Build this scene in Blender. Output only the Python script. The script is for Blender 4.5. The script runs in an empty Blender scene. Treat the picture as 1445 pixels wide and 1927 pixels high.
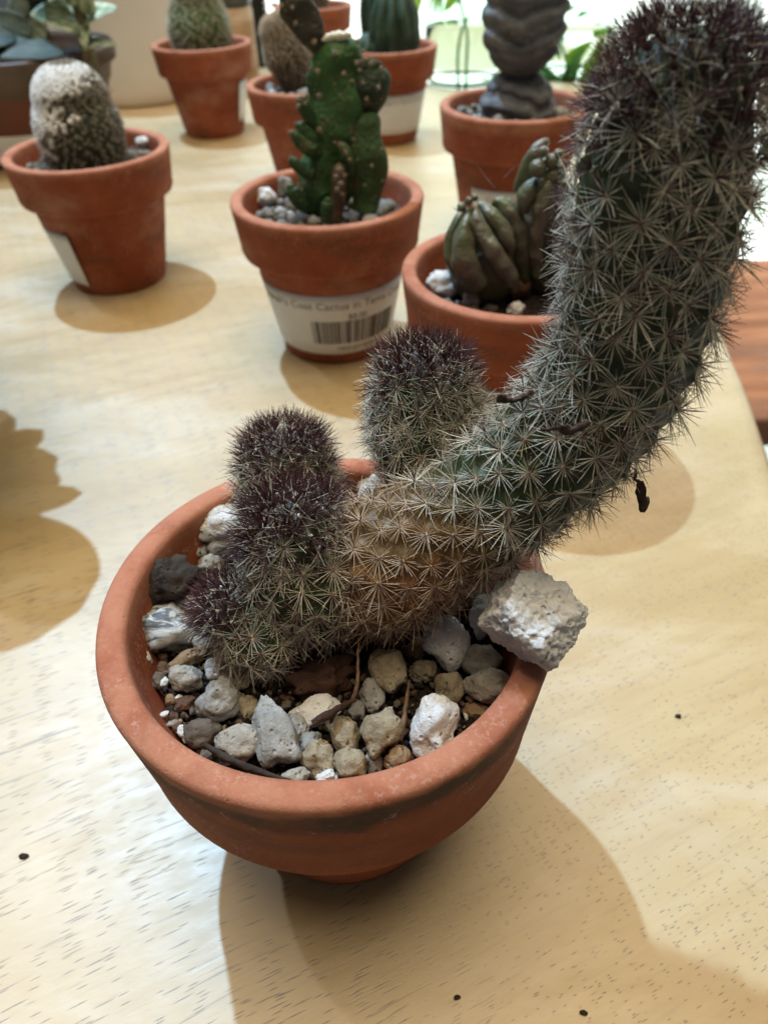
import bpy, math, random
import numpy as np
from mathutils import Vector, Matrix, noise, kdtree

R = math.radians
C = bpy.context.scene.collection
sc = bpy.context.scene

# ------------------------------------------------------------------ camera
IW, IH = 1445.0, 1927.0
FPX, PITCH, ROLL, CAMH = 1349.6, R(41.65), R(-1.60), 0.2053
_fw = Vector((0, math.cos(PITCH), -math.sin(PITCH)))
_rt = Vector((1, 0, 0))
_up = _rt.cross(_fw)
_r = _rt * math.cos(ROLL) + _up * math.sin(ROLL)
_u = -_rt * math.sin(ROLL) + _up * math.cos(ROLL)
CAM = Vector((0, 0, CAMH))
cam = bpy.data.cameras.new('camera')
camo = bpy.data.objects.new('camera', cam)
C.objects.link(camo)
M = Matrix((( _r.x, _u.x, -_fw.x), (_r.y, _u.y, -_fw.y), (_r.z, _u.z, -_fw.z))).to_4x4()
M.translation = CAM
camo.matrix_world = M
cam.sensor_fit = 'VERTICAL'
cam.sensor_height = 36
cam.lens = FPX / IH * 36
cam.clip_start = 0.005
cam.clip_end = 60
cam.dof.use_dof = True
cam.dof.focus_distance = 0.145
cam.dof.aperture_fstop = 19
sc.camera = camo

# ------------------------------------------------------------------ room light, lamps, exposure
w = bpy.data.worlds.new('World')
sc.world = w
w.use_nodes = True
bg = w.node_tree.nodes['Background']
bg.inputs[0].default_value = (0.88, 0.94, 1.0, 1)
bg.inputs[1].default_value = 0.085


def lamp(name, typ, loc, target, power, col, size, blend=.3, cone=80):
    l = bpy.data.lights.new(name, typ)
    l.energy = power
    l.color = col
    if typ == 'AREA':
        l.shape = 'DISK'
        l.size = size
    else:
        l.shadow_soft_size = size
    if typ == 'SPOT':
        l.spot_size = R(cone)
        l.spot_blend = blend
    o = bpy.data.objects.new(name, l)
    C.objects.link(o)
    o.location = loc
    o.rotation_euler = (Vector(target) - Vector(loc)).to_track_quat('-Z', 'Y').to_euler()
    return o


KD = Vector((-0.30, 0.455, 1.0)).normalized()          # towards the key lamp, read from the pot shadows
lamp('track_lamp', 'SPOT', Vector((0, .3, 0)) + KD * 2.4, (0, .3, 0), 295, (0.42, 0.69, 1.0), .022)
K2 = Vector((-0.62, 0.33, 1.0)).normalized()
lamp('track_lamp', 'SPOT', Vector((0, .3, 0)) + K2 * 2.4, (0, .3, 0), 34, (0.86, 0.94, 1.0), .03)
lamp('ceiling_lamp', 'AREA', (.05, .30, 1.9), (0, .3, 0), 40, (1.0, 0.84, 0.58), 1.5)

sc.view_settings.view_transform = 'Standard'
sc.view_settings.look = 'None'
sc.view_settings.exposure = 0.0
sc.view_settings.gamma = 1


# ------------------------------------------------------------------ helpers
def ray(x, y):
    return _fw + _r * ((x - IW / 2) / FPX) - _u * ((y - IH / 2) / FPX)


def onz(x, y, z=0.0):
    d = ray(x, y)
    return CAM + d * ((z - CAMH) / d.z)


def at(x, y, Y):
    d = ray(x, y)
    return CAM + d * (Y / d.y)


def depth(P):
    return (Vector(P) - CAM).dot(_fw)


def ppm(P):                                             # photograph pixels per metre at a point
    return FPX / depth(P)


def tag(o, label=None, cat=None, group=None, kind=None):
    if label: o['label'] = label
    if cat: o['category'] = cat
    if group: o['group'] = group
    if kind: o['kind'] = kind
    return o


def empty(name, loc=(0, 0, 0), label=None, cat=None, group=None):
    o = bpy.data.objects.new(name, None)
    C.objects.link(o)
    o.location = loc
    o.empty_display_size = .01
    return tag(o, label, cat, group)


def mesh(name, V, F, mats, smooth=True, mi=None):
    me = bpy.data.meshes.new(name)
    me.from_pydata([tuple(v) for v in V], [], [tuple(f) for f in F])
    for m in (mats if isinstance(mats, (list, tuple)) else [mats]):
        me.materials.append(m)
    if smooth:
        me.polygons.foreach_set('use_smooth', [True] * len(me.polygons))
    if mi is not None:
        me.polygons.foreach_set('material_index', mi)
    me.update()
    return me


def link(name, me, parent=None, loc=None):
    o = bpy.data.objects.new(name, me)
    C.objects.link(o)
    if parent is not None:
        o.parent = parent
    if loc is not None:
        o.location = loc
    return o


def lathe(profile, n=96, wob=0, seed=0):
    V, F = [], []
    for j, (r, z) in enumerate(profile):
        for i in range(n):
            a = 2 * math.pi * i / n
            rr = r
            if wob:
                rr += wob * noise.noise(Vector((math.cos(a) * 1.5 + seed, math.sin(a) * 1.5, z * 30)))
            V.append((rr * math.cos(a), rr * math.sin(a), z))
    for j in range(len(profile) - 1):
        for i in range(n):
            k = (i + 1) % n
            F.append((j * n + i, j * n + k, (j + 1) * n + k, (j + 1) * n + i))
    return V, F


def frames(P):
    """tangents and parallel-transported frames of a polyline of Vectors"""
    n = len(P)
    T = []
    for i in range(n):
        a, b = P[max(i - 1, 0)], P[min(i + 1, n - 1)]
        T.append((b - a).normalized())
    ref = Vector((0, 1, 0)) if abs(T[0].y) < .8 else Vector((1, 0, 0))
    U = [(ref - T[0] * ref.dot(T[0])).normalized()]
    for i in range(1, n):
        u = U[-1] - T[i] * U[-1].dot(T[i])
        U.append(u.normalized())
    W = [T[i].cross(U[i]) for i in range(n)]
    return T, U, W


def catmull(pts, n):
    """resample tuples (x, y, z, r...) smoothly"""
    A = np.array(pts, float)
    d = np.r_[0, np.cumsum(np.linalg.norm(np.diff(A[:, :3], axis=0), axis=1))]
    out = []
    m = len(A)
    for s in np.linspace(0, d[-1], n):
        i = min(max(np.searchsorted(d, s) - 1, 0), m - 2)
        t = (s - d[i]) / (d[i + 1] - d[i])
        p0, p1, p2, p3 = A[max(i - 1, 0)], A[i], A[i + 1], A[min(i + 2, m - 1)]
        m1 = (p2 - p0) * .5
        m2 = (p3 - p1) * .5
        h = t * t * t, t * t
        out.append((2 * h[0] - 3 * h[1] + 1) * p1 + (h[0] - 2 * h[1] + t) * m1 + (-2 * h[0] + 3 * h[1]) * p2 + (h[0] - h[1]) * m2)
    return np.array(out)


def tube(pts, nu=12, nv=None, flat=1.0, cap=True):
    """tube along (x,y,z,r) points; flat scales the second cross axis"""
    A = catmull(pts, nv or len(pts) * 4)
    P = [Vector(a[:3]) for a in A]
    T, U, W = frames(P)
    V, F = [], []
    for p, u, w_, a in zip(P, U, W, A):
        r = max(a[3], 1e-5)
        for i in range(nu):
            t = 2 * math.pi * i / nu
            V.append(p + w_ * (r * math.cos(t)) + u * (r * flat * math.sin(t)))
    nv = len(P)
    for j in range(nv - 1):
        for i in range(nu):
            k = (i + 1) % nu
            F.append((j * nu + i, j * nu + k, (j + 1) * nu + k, (j + 1) * nu + i))
    if cap:
        F.append(tuple(range(nu))[::-1])
        F.append(tuple((nv - 1) * nu + i for i in range(nu)))
    return V, F


_ico = {}


def ico(sub):
    if sub not in _ico:
        import bmesh
        bm = bmesh.new()
        bmesh.ops.create_icosphere(bm, subdivisions=sub, radius=1)
        V = [v.co.copy() for v in bm.verts]
        F = [tuple(v.index for v in f.verts) for f in bm.faces]
        bm.free()
        _ico[sub] = (V, F)
    return _ico[sub]


def rock_geo(seed, sx, sy, sz, sub=3, facets=9, rough=.10, fine=.03, taper=0.0, planes=None):
    fine *= 1.7
    rough *= 1.2
    """an angular, pitted stone: a sphere cut by random planes, then roughened"""
    rnd = random.Random(seed)
    pl = []
    for i in range(facets):
        n = Vector((rnd.gauss(0, 1), rnd.gauss(0, 1), rnd.gauss(0, 1))).normalized()
        pl.append((n, rnd.uniform(.66, .92)))
    if planes:
        pl = [(Vector(n).normalized(), d) for n, d in planes]
    off = Vector((rnd.uniform(-50, 50), rnd.uniform(-50, 50), 0))
    V0, F = ico(sub)
    V = []
    for v in V0:
        r = 1.0
        for n, d in pl:
            q = v.dot(n)
            if q > 1e-3:
                r = min(r, d / q)
        r += rough * noise.noise(v * 1.7 + off) * 1.6 + rough * .7 * noise.noise(v * 4 + off)
        r += fine * noise.noise(v * 11 + off) - fine * .8 * max(0, noise.noise(v * 8 - off) - .2) * 4
        p = v * r
        k = 1 - taper * p.y
        V.append((p.x * sx * k, p.y * sy, p.z * sz * k))
    return V, F


# ------------------------------------------------------------------ materials
class N:
    """tiny node-graph helper"""
    def __init__(s, name):
        s.m = bpy.data.materials.new(name)
        s.m.use_nodes = True
        s.t = s.m.node_tree
        s.b = s.t.nodes['Principled BSDF']
        s.tc = s.t.nodes.new('ShaderNodeTexCoord')

    def set(s, **k):
        for a, v in k.items():
            i = s.b.inputs[a.replace('_', ' ')]
            if isinstance(v, (tuple, list)) and len(v) == 3:
                v = (*v, 1)
            if hasattr(v, 'is_linked') or isinstance(v, bpy.types.NodeSocket):
                s.t.links.new(v, i)
            else:
                i.default_value = v
        return s

    def inp(s, node, key, v):
        if isinstance(v, bpy.types.NodeSocket):
            s.t.links.new(v, node.inputs[key])
        else:
            if isinstance(v, (tuple, list)) and len(v) == 3 and node.inputs[key].type == 'RGBA':
                v = (*v, 1)
            node.inputs[key].default_value = v

    def map(s, scale=(1, 1, 1), rot=(0, 0, 0), loc=(0, 0, 0), src='Object'):
        n = s.t.nodes.new('ShaderNodeMapping')
        s.t.links.new(s.tc.outputs[src], n.inputs[0])
        n.inputs['Scale'].default_value = scale
        n.inputs['Rotation'].default_value = rot
        n.inputs['Location'].default_value = loc
        return n.outputs[0]

    def map2(s, vec, scale=(1, 1, 1), loc=(0, 0, 0)):
        n = s.t.nodes.new('ShaderNodeMapping')
        s.t.links.new(vec, n.inputs[0])
        n.inputs['Scale'].default_value = scale
        n.inputs['Location'].default_value = loc
        return n.outputs[0]

    def noise(s, scale, detail=4, rough=.55, vec=None, dist=0):
        n = s.t.nodes.new('ShaderNodeTexNoise')
        s.t.links.new(vec if vec is not None else s.tc.outputs['Object'], n.inputs['Vector'])
        n.inputs['Scale'].default_value = scale
        n.inputs['Detail'].default_value = detail
        n.inputs['Roughness'].default_value = rough
        n.inputs['Distortion'].default_value = dist
        return n.outputs[0]

    def voro(s, scale, vec=None, feature='F1', out='Distance', rnd=1.0):
        n = s.t.nodes.new('ShaderNodeTexVoronoi')
        n.feature = feature
        s.t.links.new(vec if vec is not None else s.tc.outputs['Object'], n.inputs['Vector'])
        n.inputs['Scale'].default_value = scale
        n.inputs['Randomness'].default_value = rnd
        return n.outputs[out]

    def ramp(s, v, a, b, lo=0.0, hi=1.0):
        n = s.t.nodes.new('ShaderNodeMapRange')
        n.interpolation_type = 'SMOOTHSTEP'
        s.inp(n, 'Value', v)
        n.inputs['From Min'].default_value = a
        n.inputs['From Max'].default_value = b
        n.inputs['To Min'].default_value = lo
        n.inputs['To Max'].default_value = hi
        return n.outputs[0]

    def math(s, op, a, b=0.0):
        n = s.t.nodes.new('ShaderNodeMath')
        n.operation = op
        s.inp(n, 0, a)
        s.inp(n, 1, b)
        return n.outputs[0]

    def mix(s, f, a, b, mode='MIX'):
        n = s.t.nodes.new('ShaderNodeMix')
        n.data_type = 'RGBA'
        n.blend_type = mode
        s.inp(n, 0, f)
        s.inp(n, 6, a)
        s.inp(n, 7, b)
        return n.outputs[2]

    def sep(s, vec=None):
        n = s.t.nodes.new('ShaderNodeSeparateXYZ')
        s.t.links.new(vec if vec is not None else s.tc.outputs['Object'], n.inputs[0])
        return n.outputs

    def bump(s, h, strength=.3, dist=.001):
        n = s.t.nodes.new('ShaderNodeBump')
        n.inputs['Strength'].default_value = strength
        n.inputs['Distance'].default_value = dist
        s.t.links.new(h, n.inputs['Height'])
        s.t.links.new(n.outputs[0], s.b.inputs['Normal'])
        return s

    def attr(s, name):
        n = s.t.nodes.new('ShaderNodeAttribute')
        n.attribute_name = name
        return n.outputs

    def rand(s):
        n = s.t.nodes.new('ShaderNodeObjectInfo')
        return n.outputs['Random']


def plain(name, col, rough=.6, var=.25, scale=200, bump=.2, bdist=.0004, spec=.4, **k):
    n = N(name)
    f = n.noise(scale, 5)
    dark = tuple(c * (1 - var) for c in col)
    lite = tuple(min(1, c * (1 + var)) for c in col)
    n.set(Base_Color=n.mix(n.ramp(f, .3, .7), dark, lite), Roughness=rough, Specular_IOR_Level=spec, **k)
    if bump:
        n.bump(n.noise(scale * 2.5, 5), bump, bdist)
    return n.m


def terracotta(name, stain=False, hue=1.0):
    n = N(name)
    big = n.noise(28, 5, .6)
    fine = n.noise(420, 5, .7)
    spin = n.noise(60, 4, .6, n.map((1, 1, 9)))
    base = n.mix(n.ramp(big, .3, .72), (.225 * hue, .045, .014), (.33 * hue, .088, .038))
    base = n.mix(n.ramp(spin, .45, .75, 0, .35), base, (.30, .09, .04))
    base = n.mix(n.ramp(fine, .56, .78, 0, .35), base, (.50, .27, .19))
    pale = n.noise(17, 6, .65, n.map((1, 1, 1.6), loc=(.3, .1, .2)))
    base = n.mix(n.ramp(pale, .52, .72, 0, .5), base, (.47, .26, .19))
    base = n.mix(n.ramp(n.voro(330), .10, .04, 0, .6), base, (.22, .08, .05))
    crust = n.math('MULTIPLY', n.ramp(n.noise(900, 3, .8), .52, .66), n.ramp(n.noise(30, 5, .7, n.map(loc=(.5, .2, .9))), .44, .64, .03, .48))
    base = n.mix(crust, base, (.62, .50, .42))
    grime = n.ramp(n.noise(22, 6, .7, n.map((1, 1, 2.2), loc=(.9, .7, .1))), .50, .70, 0, .65)
    base = n.mix(grime, base, (.12, .045, .025))
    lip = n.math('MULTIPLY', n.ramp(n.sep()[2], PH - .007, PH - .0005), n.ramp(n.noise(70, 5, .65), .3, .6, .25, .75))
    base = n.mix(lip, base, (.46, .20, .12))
    if stain:
        z = n.sep()[2]
        jag = n.math('MULTIPLY', n.math('SUBTRACT', n.noise(45, 5, .65), .5), .013)
        zz = n.math('ADD', z, jag)
        band = n.math('MULTIPLY', n.ramp(zz, .0705, .0765), n.ramp(zz, .0822, .0795))
        rr = n.t.nodes.new('ShaderNodeVectorMath')
        rr.operation = 'LENGTH'
        n.t.links.new(n.map((1, 1, 0)), rr.inputs[0])
        outer = n.ramp(rr.outputs['Value'], .0475, .0492)
        patch = n.math('MULTIPLY', n.ramp(n.noise(24, 5, .7, n.map(loc=(.07, .04, 0))), .32, .58, .25, 1), n.ramp(n.sep()[1], .01, -.03, .25, 1))
        f = n.math('MULTIPLY', n.math('MULTIPLY', band, outer), n.math('MULTIPLY', patch, .9))
        base = n.mix(f, base, (.045, .028, .02))
        scuff = n.math('MULTIPLY', n.ramp(n.noise(260, 4, .7), .60, .72), n.math('MULTIPLY', band, .8))
        base = n.mix(scuff, base, (.52, .42, .36))
    n.set(Base_Color=base, Roughness=.78, Specular_IOR_Level=.3)
    n.bump(n.math('ADD', n.math('ADD', n.noise(1100, 5, .8), n.math('MULTIPLY', n.noise(90, 4), 1.2)), n.math('MULTIPLY', n.ramp(n.voro(420), .0, .16), .6)), .42, .0008)
    return n.m


def wood_table():
    n = N('table_wood')
    ang = R(-24)
    uv = n.map((1, 1, 1), (0, 0, ang), src='Object')
    warp = n.noise(9, 2, .5, uv)
    big = n.noise(3.2, 4, .55, n.map2(uv, (1.2, 5, 1)))
    mid = n.noise(14, 5, .6, n.map2(uv, (1, 9, 1), (3, 1, 0)))
    fine = n.noise(160, 4, .6, n.map2(uv, (1, 7, 1)))
    base = n.mix(n.ramp(big, .3, .7), (0.400, 0.268, 0.116), (0.456, 0.324, 0.156))
    base = n.mix(n.ramp(mid, .35, .75, 0, .55), base, (0.480, 0.360, 0.188))
    base = n.mix(n.ramp(mid, .45, .2, 0, .3), base, (0.320, 0.212, 0.092))
    base = n.mix(n.ramp(fine, .5, .8, 0, .22), base, (0.320, 0.232, 0.144))
    cloud = n.noise(7, 5, .62, n.map((1, 2.6, 1), (0, 0, R(-8))), .6)
    base = n.mix(n.ramp(cloud, .48, .64, 0, .8), base, (0.368, 0.240, 0.080))
    base = n.mix(n.ramp(cloud, .48, .32, 0, .8), base, (0.496, 0.400, 0.264))
    fibre = n.noise(1, 3, .6, n.map2(uv, (34, 620, 1), (5, 2, 0)))
    # the open pores: short dark dashes that follow the grain, longer on the left
    wv = n.t.nodes.new('ShaderNodeVectorMath')
    wv.operation = 'ADD'
    n.t.links.new(uv, wv.inputs[0])
    sw = n.t.nodes.new('ShaderNodeCombineXYZ')
    n.t.links.new(n.math('MULTIPLY', n.math('SUBTRACT', warp, .5), .010), sw.inputs[1])
    n.t.links.new(sw.outputs[0], wv.inputs[1])
    u2 = wv.outputs[0]
    x = n.sep()[0]
    dens = n.noise(16, 3, .6, n.map2(uv, (1, 1.7, 1), (1, 4, 0)))
    clear = n.noise(60, 3, .6, uv)

    def dashes(sx, sy, off, lo, hi, keep):
        v = n.map2(u2, (sx, sy, 0), (off, off * .7, 0))
        t = n.t.nodes.new('ShaderNodeTexVoronoi')
        t.voronoi_dimensions = '2D'
        n.t.links.new(v, t.inputs['Vector'])
        t.inputs['Scale'].default_value = 1
        d = n.ramp(t.outputs['Distance'], hi, lo)
        c = n.sep(t.outputs['Color'])[0]
        k = n.math('MULTIPLY', n.ramp(n.math('ADD', c, n.math('MULTIPLY', n.math('SUBTRACT', dens, .5), .9)), keep, keep + .12), 1)
        return n.math('MULTIPLY', d, k)
    left = n.ramp(n.math('ADD', x, n.math('MULTIPLY', n.math('SUBTRACT', dens, .5), .06)), .04, -.02)
    right = n.math('SUBTRACT', 1.0, left)
    dl = n.math('MAXIMUM', dashes(47, 900, 0, .04, .18, .56), dashes(110, 1150, 7.3, .05, .22, .56))
    dr = n.math('MAXIMUM', dashes(150, 1150, 3.1, .04, .19, .78), dashes(300, 1500, 11.7, .05, .22, .72))
    streak = n.math('MULTIPLY', n.ramp(n.noise(1, 2, .5, n.map2(u2, (26, 760, 1), (2, 9, 0))), .655, .72), n.ramp(dens, .35, .6, .3, 1))
    dl = n.math('MAXIMUM', dl, n.math('MULTIPLY', streak, .8))
    pore = n.math('ADD', n.math('MULTIPLY', dl, left), n.math('MULTIPLY', dr, right))
    base = n.mix(n.ramp(fibre, .52, .72, 0, .30), base, (0.288, 0.200, 0.112))
    base = n.mix(n.math('MULTIPLY', pore, n.ramp(clear, .3, .6, .6, 1.0)), base, (.07, .052, .045))
    n.set(Base_Color=base, Roughness=n.ramp(n.math('ADD', n.math('MULTIPLY', mid, .5), n.math('MULTIPLY', n.noise(120, 4, .6, n.map2(uv, (1, 2.5, 1))), .5)), .35, .65, .37, .50), Specular_IOR_Level=.65, Coat_Weight=.85, Coat_Roughness=.58, Coat_IOR=1.7)
    n.bump(n.math('SUBTRACT', n.math('MULTIPLY', n.noise(260, 4, .6, n.map2(uv, (1, 4, 1))), .5), pore), .22, .0004)
    return n.m


def stone_mat(name, light, dark, speck=.4, rough=.85, vscale=260, fleck=(.05, .04, .035), bump=.6):
    n = N(name)
    a = n.noise(150, 6, .65)
    b = n.noise(650, 5, .7)
    col = n.mix(n.ramp(a, .35, .68), dark, light)
    col = n.mix(n.ramp(b, .55, .75, 0, .4), col, tuple(c * .6 for c in light))
    sp = n.math('MULTIPLY', n.ramp(n.voro(vscale * 4), .30, .16), n.ramp(n.noise(380, 3), .46, .62))
    col = n.mix(n.math('MULTIPLY', sp, speck), col, fleck)
    pk = n.math('MULTIPLY', n.ramp(n.voro(520, n.map((1, 1, 1))), .22, .06), n.ramp(n.noise(170, 3), .45, .6))
    col = n.mix(n.math('MULTIPLY', pk, .8), col, tuple(c * .35 for c in dark))
    rnd = n.rand()
    col = n.mix(n.ramp(rnd, 0, 1, 0, .22), col, tuple(c * .6 for c in dark))
    n.set(Base_Color=col, Roughness=rough, Specular_IOR_Level=.25)
    pit = n.ramp(n.voro(520, n.map((1, 1, 1))), .05, .30)
    n.bump(n.math('ADD', n.math('ADD', n.noise(1000, 5, .8), n.noise(300, 4, .6)), n.math('MULTIPLY', pit, .8)), bump * 1.3, .0010)
    return n.m


MT = {}
PH = .0826
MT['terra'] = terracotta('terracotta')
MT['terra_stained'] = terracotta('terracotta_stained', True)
MT['table'] = wood_table()
MT['white_stone'] = stone_mat('white_pumice', (.86, .85, .84), (.66, .645, .63), .5, .9)
MT['pale_stone'] = stone_mat('pale_stone', (.54, .50, .44), (.31, .28, .235), .8, .85)
MT['grey_stone'] = stone_mat('grey_stone', (.47, .455, .43), (.27, .26, .24), .75, .85)
MT['tan_stone'] = stone_mat('tan_stone', (.45, .38, .27), (.25, .195, .125), .85, .75)
MT['brown_stone'] = stone_mat('brown_stone', (.40, .27, .16), (.25, .16, .09), .6, .8)
MT['clod'] = stone_mat('soil_clod', (.20, .165, .135), (.12, .095, .075), .8, .95)
MT['bark'] = stone_mat('bark_chunk', (.060, .045, .036), (.028, .02, .016), .5, .8)
MT['bark_red'] = stone_mat('bark_red', (.10, .045, .028), (.045, .022, .015), .4, .7)
MT['chip'] = stone_mat('bark_chip', (.20, .11, .06), (.10, .055, .035), .4, .8)


def striped_stone():
    n = N('striped_grey_stone')
    wv = n.noise(260, 4, .6, n.map((.5, 1.6, 1), (0, .5, .5)), 1.5)
    col = n.mix(n.ramp(wv, .42, .58), (.06, .065, .07), (.42, .43, .43))
    col = n.mix(n.ramp(n.noise(120, 5), .52, .66, 0, .8), col, (.50, .50, .49))
    n.set(Base_Color=col, Roughness=.6)
    n.bump(n.noise(700, 4), .5, .0005)
    return n.m


MT['striped'] = striped_stone()
MT['pumice'] = stone_mat('bright_pumice', (.90, .89, .88), (.78, .77, .76), .35, .95, 200, (.12, .10, .09), .7)
MT['soil'] = plain('potting_soil', (.030, .021, .016), .95, .6, 420, .9, .002, .2)
MT['sandy_soil'] = plain('gritty_soil', (.11, .085, .065), .95, .55, 420, .9, .002, .2)
MT['twig'] = plain('twig', (.13, .075, .045), .8, .4, 700, .5)


def cactus_skin():
    n = N('cactus_skin')
    c = n.attr('tint')['Color']
    f = n.noise(350, 5, .65)
    col = n.mix(n.ramp(f, .35, .75, 0, .45), c, (.012, .018, .010))
    n.set(Base_Color=col, Roughness=.5, Specular_IOR_Level=.4)
    n.bump(n.noise(1500, 3), .2, .0003)
    return n.m


def spine_mat(name, a, b, rough=.55):
    n = N(name)
    f = n.noise(120, 3)
    col = n.mix(n.ramp(f, .3, .7), a, b)
    k = n.mix(n.ramp(n.rand(), 0, 1, 0, .4), col, tuple(x * .55 for x in a))
    n.set(Base_Color=k, Roughness=rough, Specular_IOR_Level=.45)
    return n.m


MT['skin'] = cactus_skin()
MT['sp_cream'] = spine_mat('spine_cream', (.60, .54, .41), (.80, .76, .64))
MT['sp_white'] = spine_mat('spine_white', (.80, .79, .76), (.86, .85, .83))
MT['sp_gold'] = spine_mat('spine_straw', (.52, .37, .24), (.70, .56, .40))
MT['sp_maroon'] = spine_mat('spine_maroon', (.040, .010, .014), (.085, .022, .024))
MT['sp_brown'] = spine_mat('spine_brown', (.070, .028, .026), (.16, .075, .058))
MT['wool'] = plain('areole_wool', (.50, .37, .30), .95, .3, 900, .5)
MT['wool_white'] = plain('white_wool', (.80, .79, .77), .95, .15, 900, .5)
MT['paper'] = plain('label_paper', (.72, .735, .77), .6, .03, 60, .05)
MT['ink'] = plain('label_ink', (.03, .028, .03), .6, .2, 300, 0)
MT['grey_ink'] = plain('label_grey_ink', (.12, .115, .115), .6, .2, 300, 0)

# ------------------------------------------------------------------ the setting: table, bench, window
def build_table():
    pts = []
    right = [(.128, -.05), (.140, .05), (.1535, .12), (.168, .20), (.1835, .274), (.1933, .3206), (.2015, .372), (.222, .47), (.245, .58), (.27, .70), (.30, .86), (.33, 1.02), (.34, 1.12), (.325, 1.20), (.28, 1.25)]
    pts += right
    pts += [(-.2, 1.262), (-.9, 1.262), (-1.1, 1.2), (-1.1, -.05)]
    A = catmull([(x, y, 0) for x, y in right], 60)
    rim = [(a[0], a[1]) for a in A] + pts[len(right):]
    n = len(rim)
    cx = sum(p[0] for p in rim) / n
    V, F = [], []
    prof = [(.010, 0.0), (.0045, -.0006), (.0012, -.003), (0, -.008), (0, -.024), (.003, -.028)]
    for ins, z in prof:
        for i, (x, y) in enumerate(rim):
            a, b = rim[i - 1], rim[(i + 1) % n]
            t = Vector((b[0] - a[0], b[1] - a[1])).normalized()
            nx, ny = t.y, -t.x
            V.append((x - nx * ins, y - ny * ins, z))
    for j in range(len(prof) - 1):
        for i in range(n):
            k = (i + 1) % n
            F.append((j * n + i, (j + 1) * n + i, (j + 1) * n + k, j * n + k))
    F.append(tuple(range(n)))
    F.append(tuple((len(prof) - 1) * n + i for i in range(n))[::-1])
    me = mesh('table_top', V, F, MT['table'], True)
    me.polygons[len(F) - 2].use_smooth = False
    t = empty('table', (0, 0, -.028), 'pale blond wood table with dark pores, carrying all the terracotta pots', 'table')
    o = link('table_top', me, t)
    o.location = (0, 0, .028)
    return t


def box_mesh(name, x0, x1, y0, y1, z0, z1, mat, bev=.006):
    import bmesh
    bm = bmesh.new()
    vs = [bm.verts.new((x, y, z)) for x in (x0, x1) for y in (y0, y1) for z in (z0, z1)]
    for f in ((0, 1, 3, 2), (4, 6, 7, 5), (0, 4, 5, 1), (2, 3, 7, 6), (0, 2, 6, 4), (1, 5, 7, 3)):
        bm.faces.new([vs[i] for i in f])
    bmesh.ops.bevel(bm, geom=bm.edges[:], offset=bev, segments=3, affect='EDGES', profile=.6)
    bmesh.ops.recalc_face_normals(bm, faces=bm.faces[:])
    me = bpy.data.meshes.new(name)
    bm.to_mesh(me)
    bm.free()
    me.materials.append(mat)
    me.polygons.foreach_set('use_smooth', [True] * len(me.polygons))
    me.set_sharp_from_angle(angle=R(50)) if hasattr(me, 'set_sharp_from_angle') else None
    return me


build_table()


def brown_wood():
    n = N('brown_wood')
    g = n.noise(7, 5, .6, n.map((1.2, 7, 1)))
    col = n.mix(n.ramp(g, .3, .72), (.24, .085, .035), (.42, .17, .075))
    col = n.mix(n.ramp(n.noise(3, 3, .5, n.map((1, 5, 1), loc=(2, 1, 0))), .5, .64, 0, .55), col, (.17, .10, .07))
    n.set(Base_Color=col, Roughness=.7, Specular_IOR_Level=.25)
    return n.m


MT['brown_wood'] = brown_wood()
MT['white_paint'] = plain('white_paint', (.80, .80, .79), .5, .04, 20, 0)
bench = empty('wooden_bench', (.58, .66, -.75), 'reddish brown wooden bench beyond the right table edge', 'bench')
link('seat', box_mesh('seat', -.33, .5, .505 - .66, .838 - .66, .57, .60, MT['brown_wood'], .004), bench)
for sx in (-.28, .45):
    for sy in (-.12, .14):
        link('leg', box_mesh('leg', sx - .02, sx + .02, sy - .02, sy + .02, 0, .569, MT['brown_wood'], .003), bench)
floor = link('floor', mesh('floor', [(-3, -1, 0), (3, -1, 0), (3, 3, 0), (-3, 3, 0)], [(0, 1, 2, 3)], plain('floor_tile', (.62, .61, .59), .5, .06, 6, 0)), None, (0, 0, -.75))
tag(floor, kind='structure')


def window_mat():
    n = N('window_glow')
    f = n.noise(4, 3, .5)
    col = n.mix(n.ramp(f, .35, .65), (.70, .90, .78), (1.0, 1.0, .97))
    n.set(Base_Color=(.8, .85, .8), Roughness=.3, Emission_Color=col, Emission_Strength=2.0)
    return n.m


win = empty('window', (.75, 1.62, -.75), 'bright daylit window glowing behind the potted cacti', 'window')
MT['window'] = window_mat()
for i in range(2):
    link('pane', box_mesh('pane', -.96 + i * .97, -.0 + i * .97, -.005, .005, .05, 1.9, MT['window'], .001), win)
link('frame', box_mesh('frame', -1.02, 1.03, -.03, .03, 0, .049, MT['white_paint'], .004), win)
link('frame', box_mesh('frame', -1.02, -.961, -.03, .03, .05, 1.9, MT['white_paint'], .004), win)


# ------------------------------------------------------------------ terracotta pots
PH, PR, PRB, PHC, PRC = .0826, .050, .0306, .0267, .0415     # height, rim radius, base radius, collar height, wall radius under collar


def wall_r(z, s=1):
    return (PRB + (PRC - PRB) * (z / s) / (PH - PHC)) * s


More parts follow.
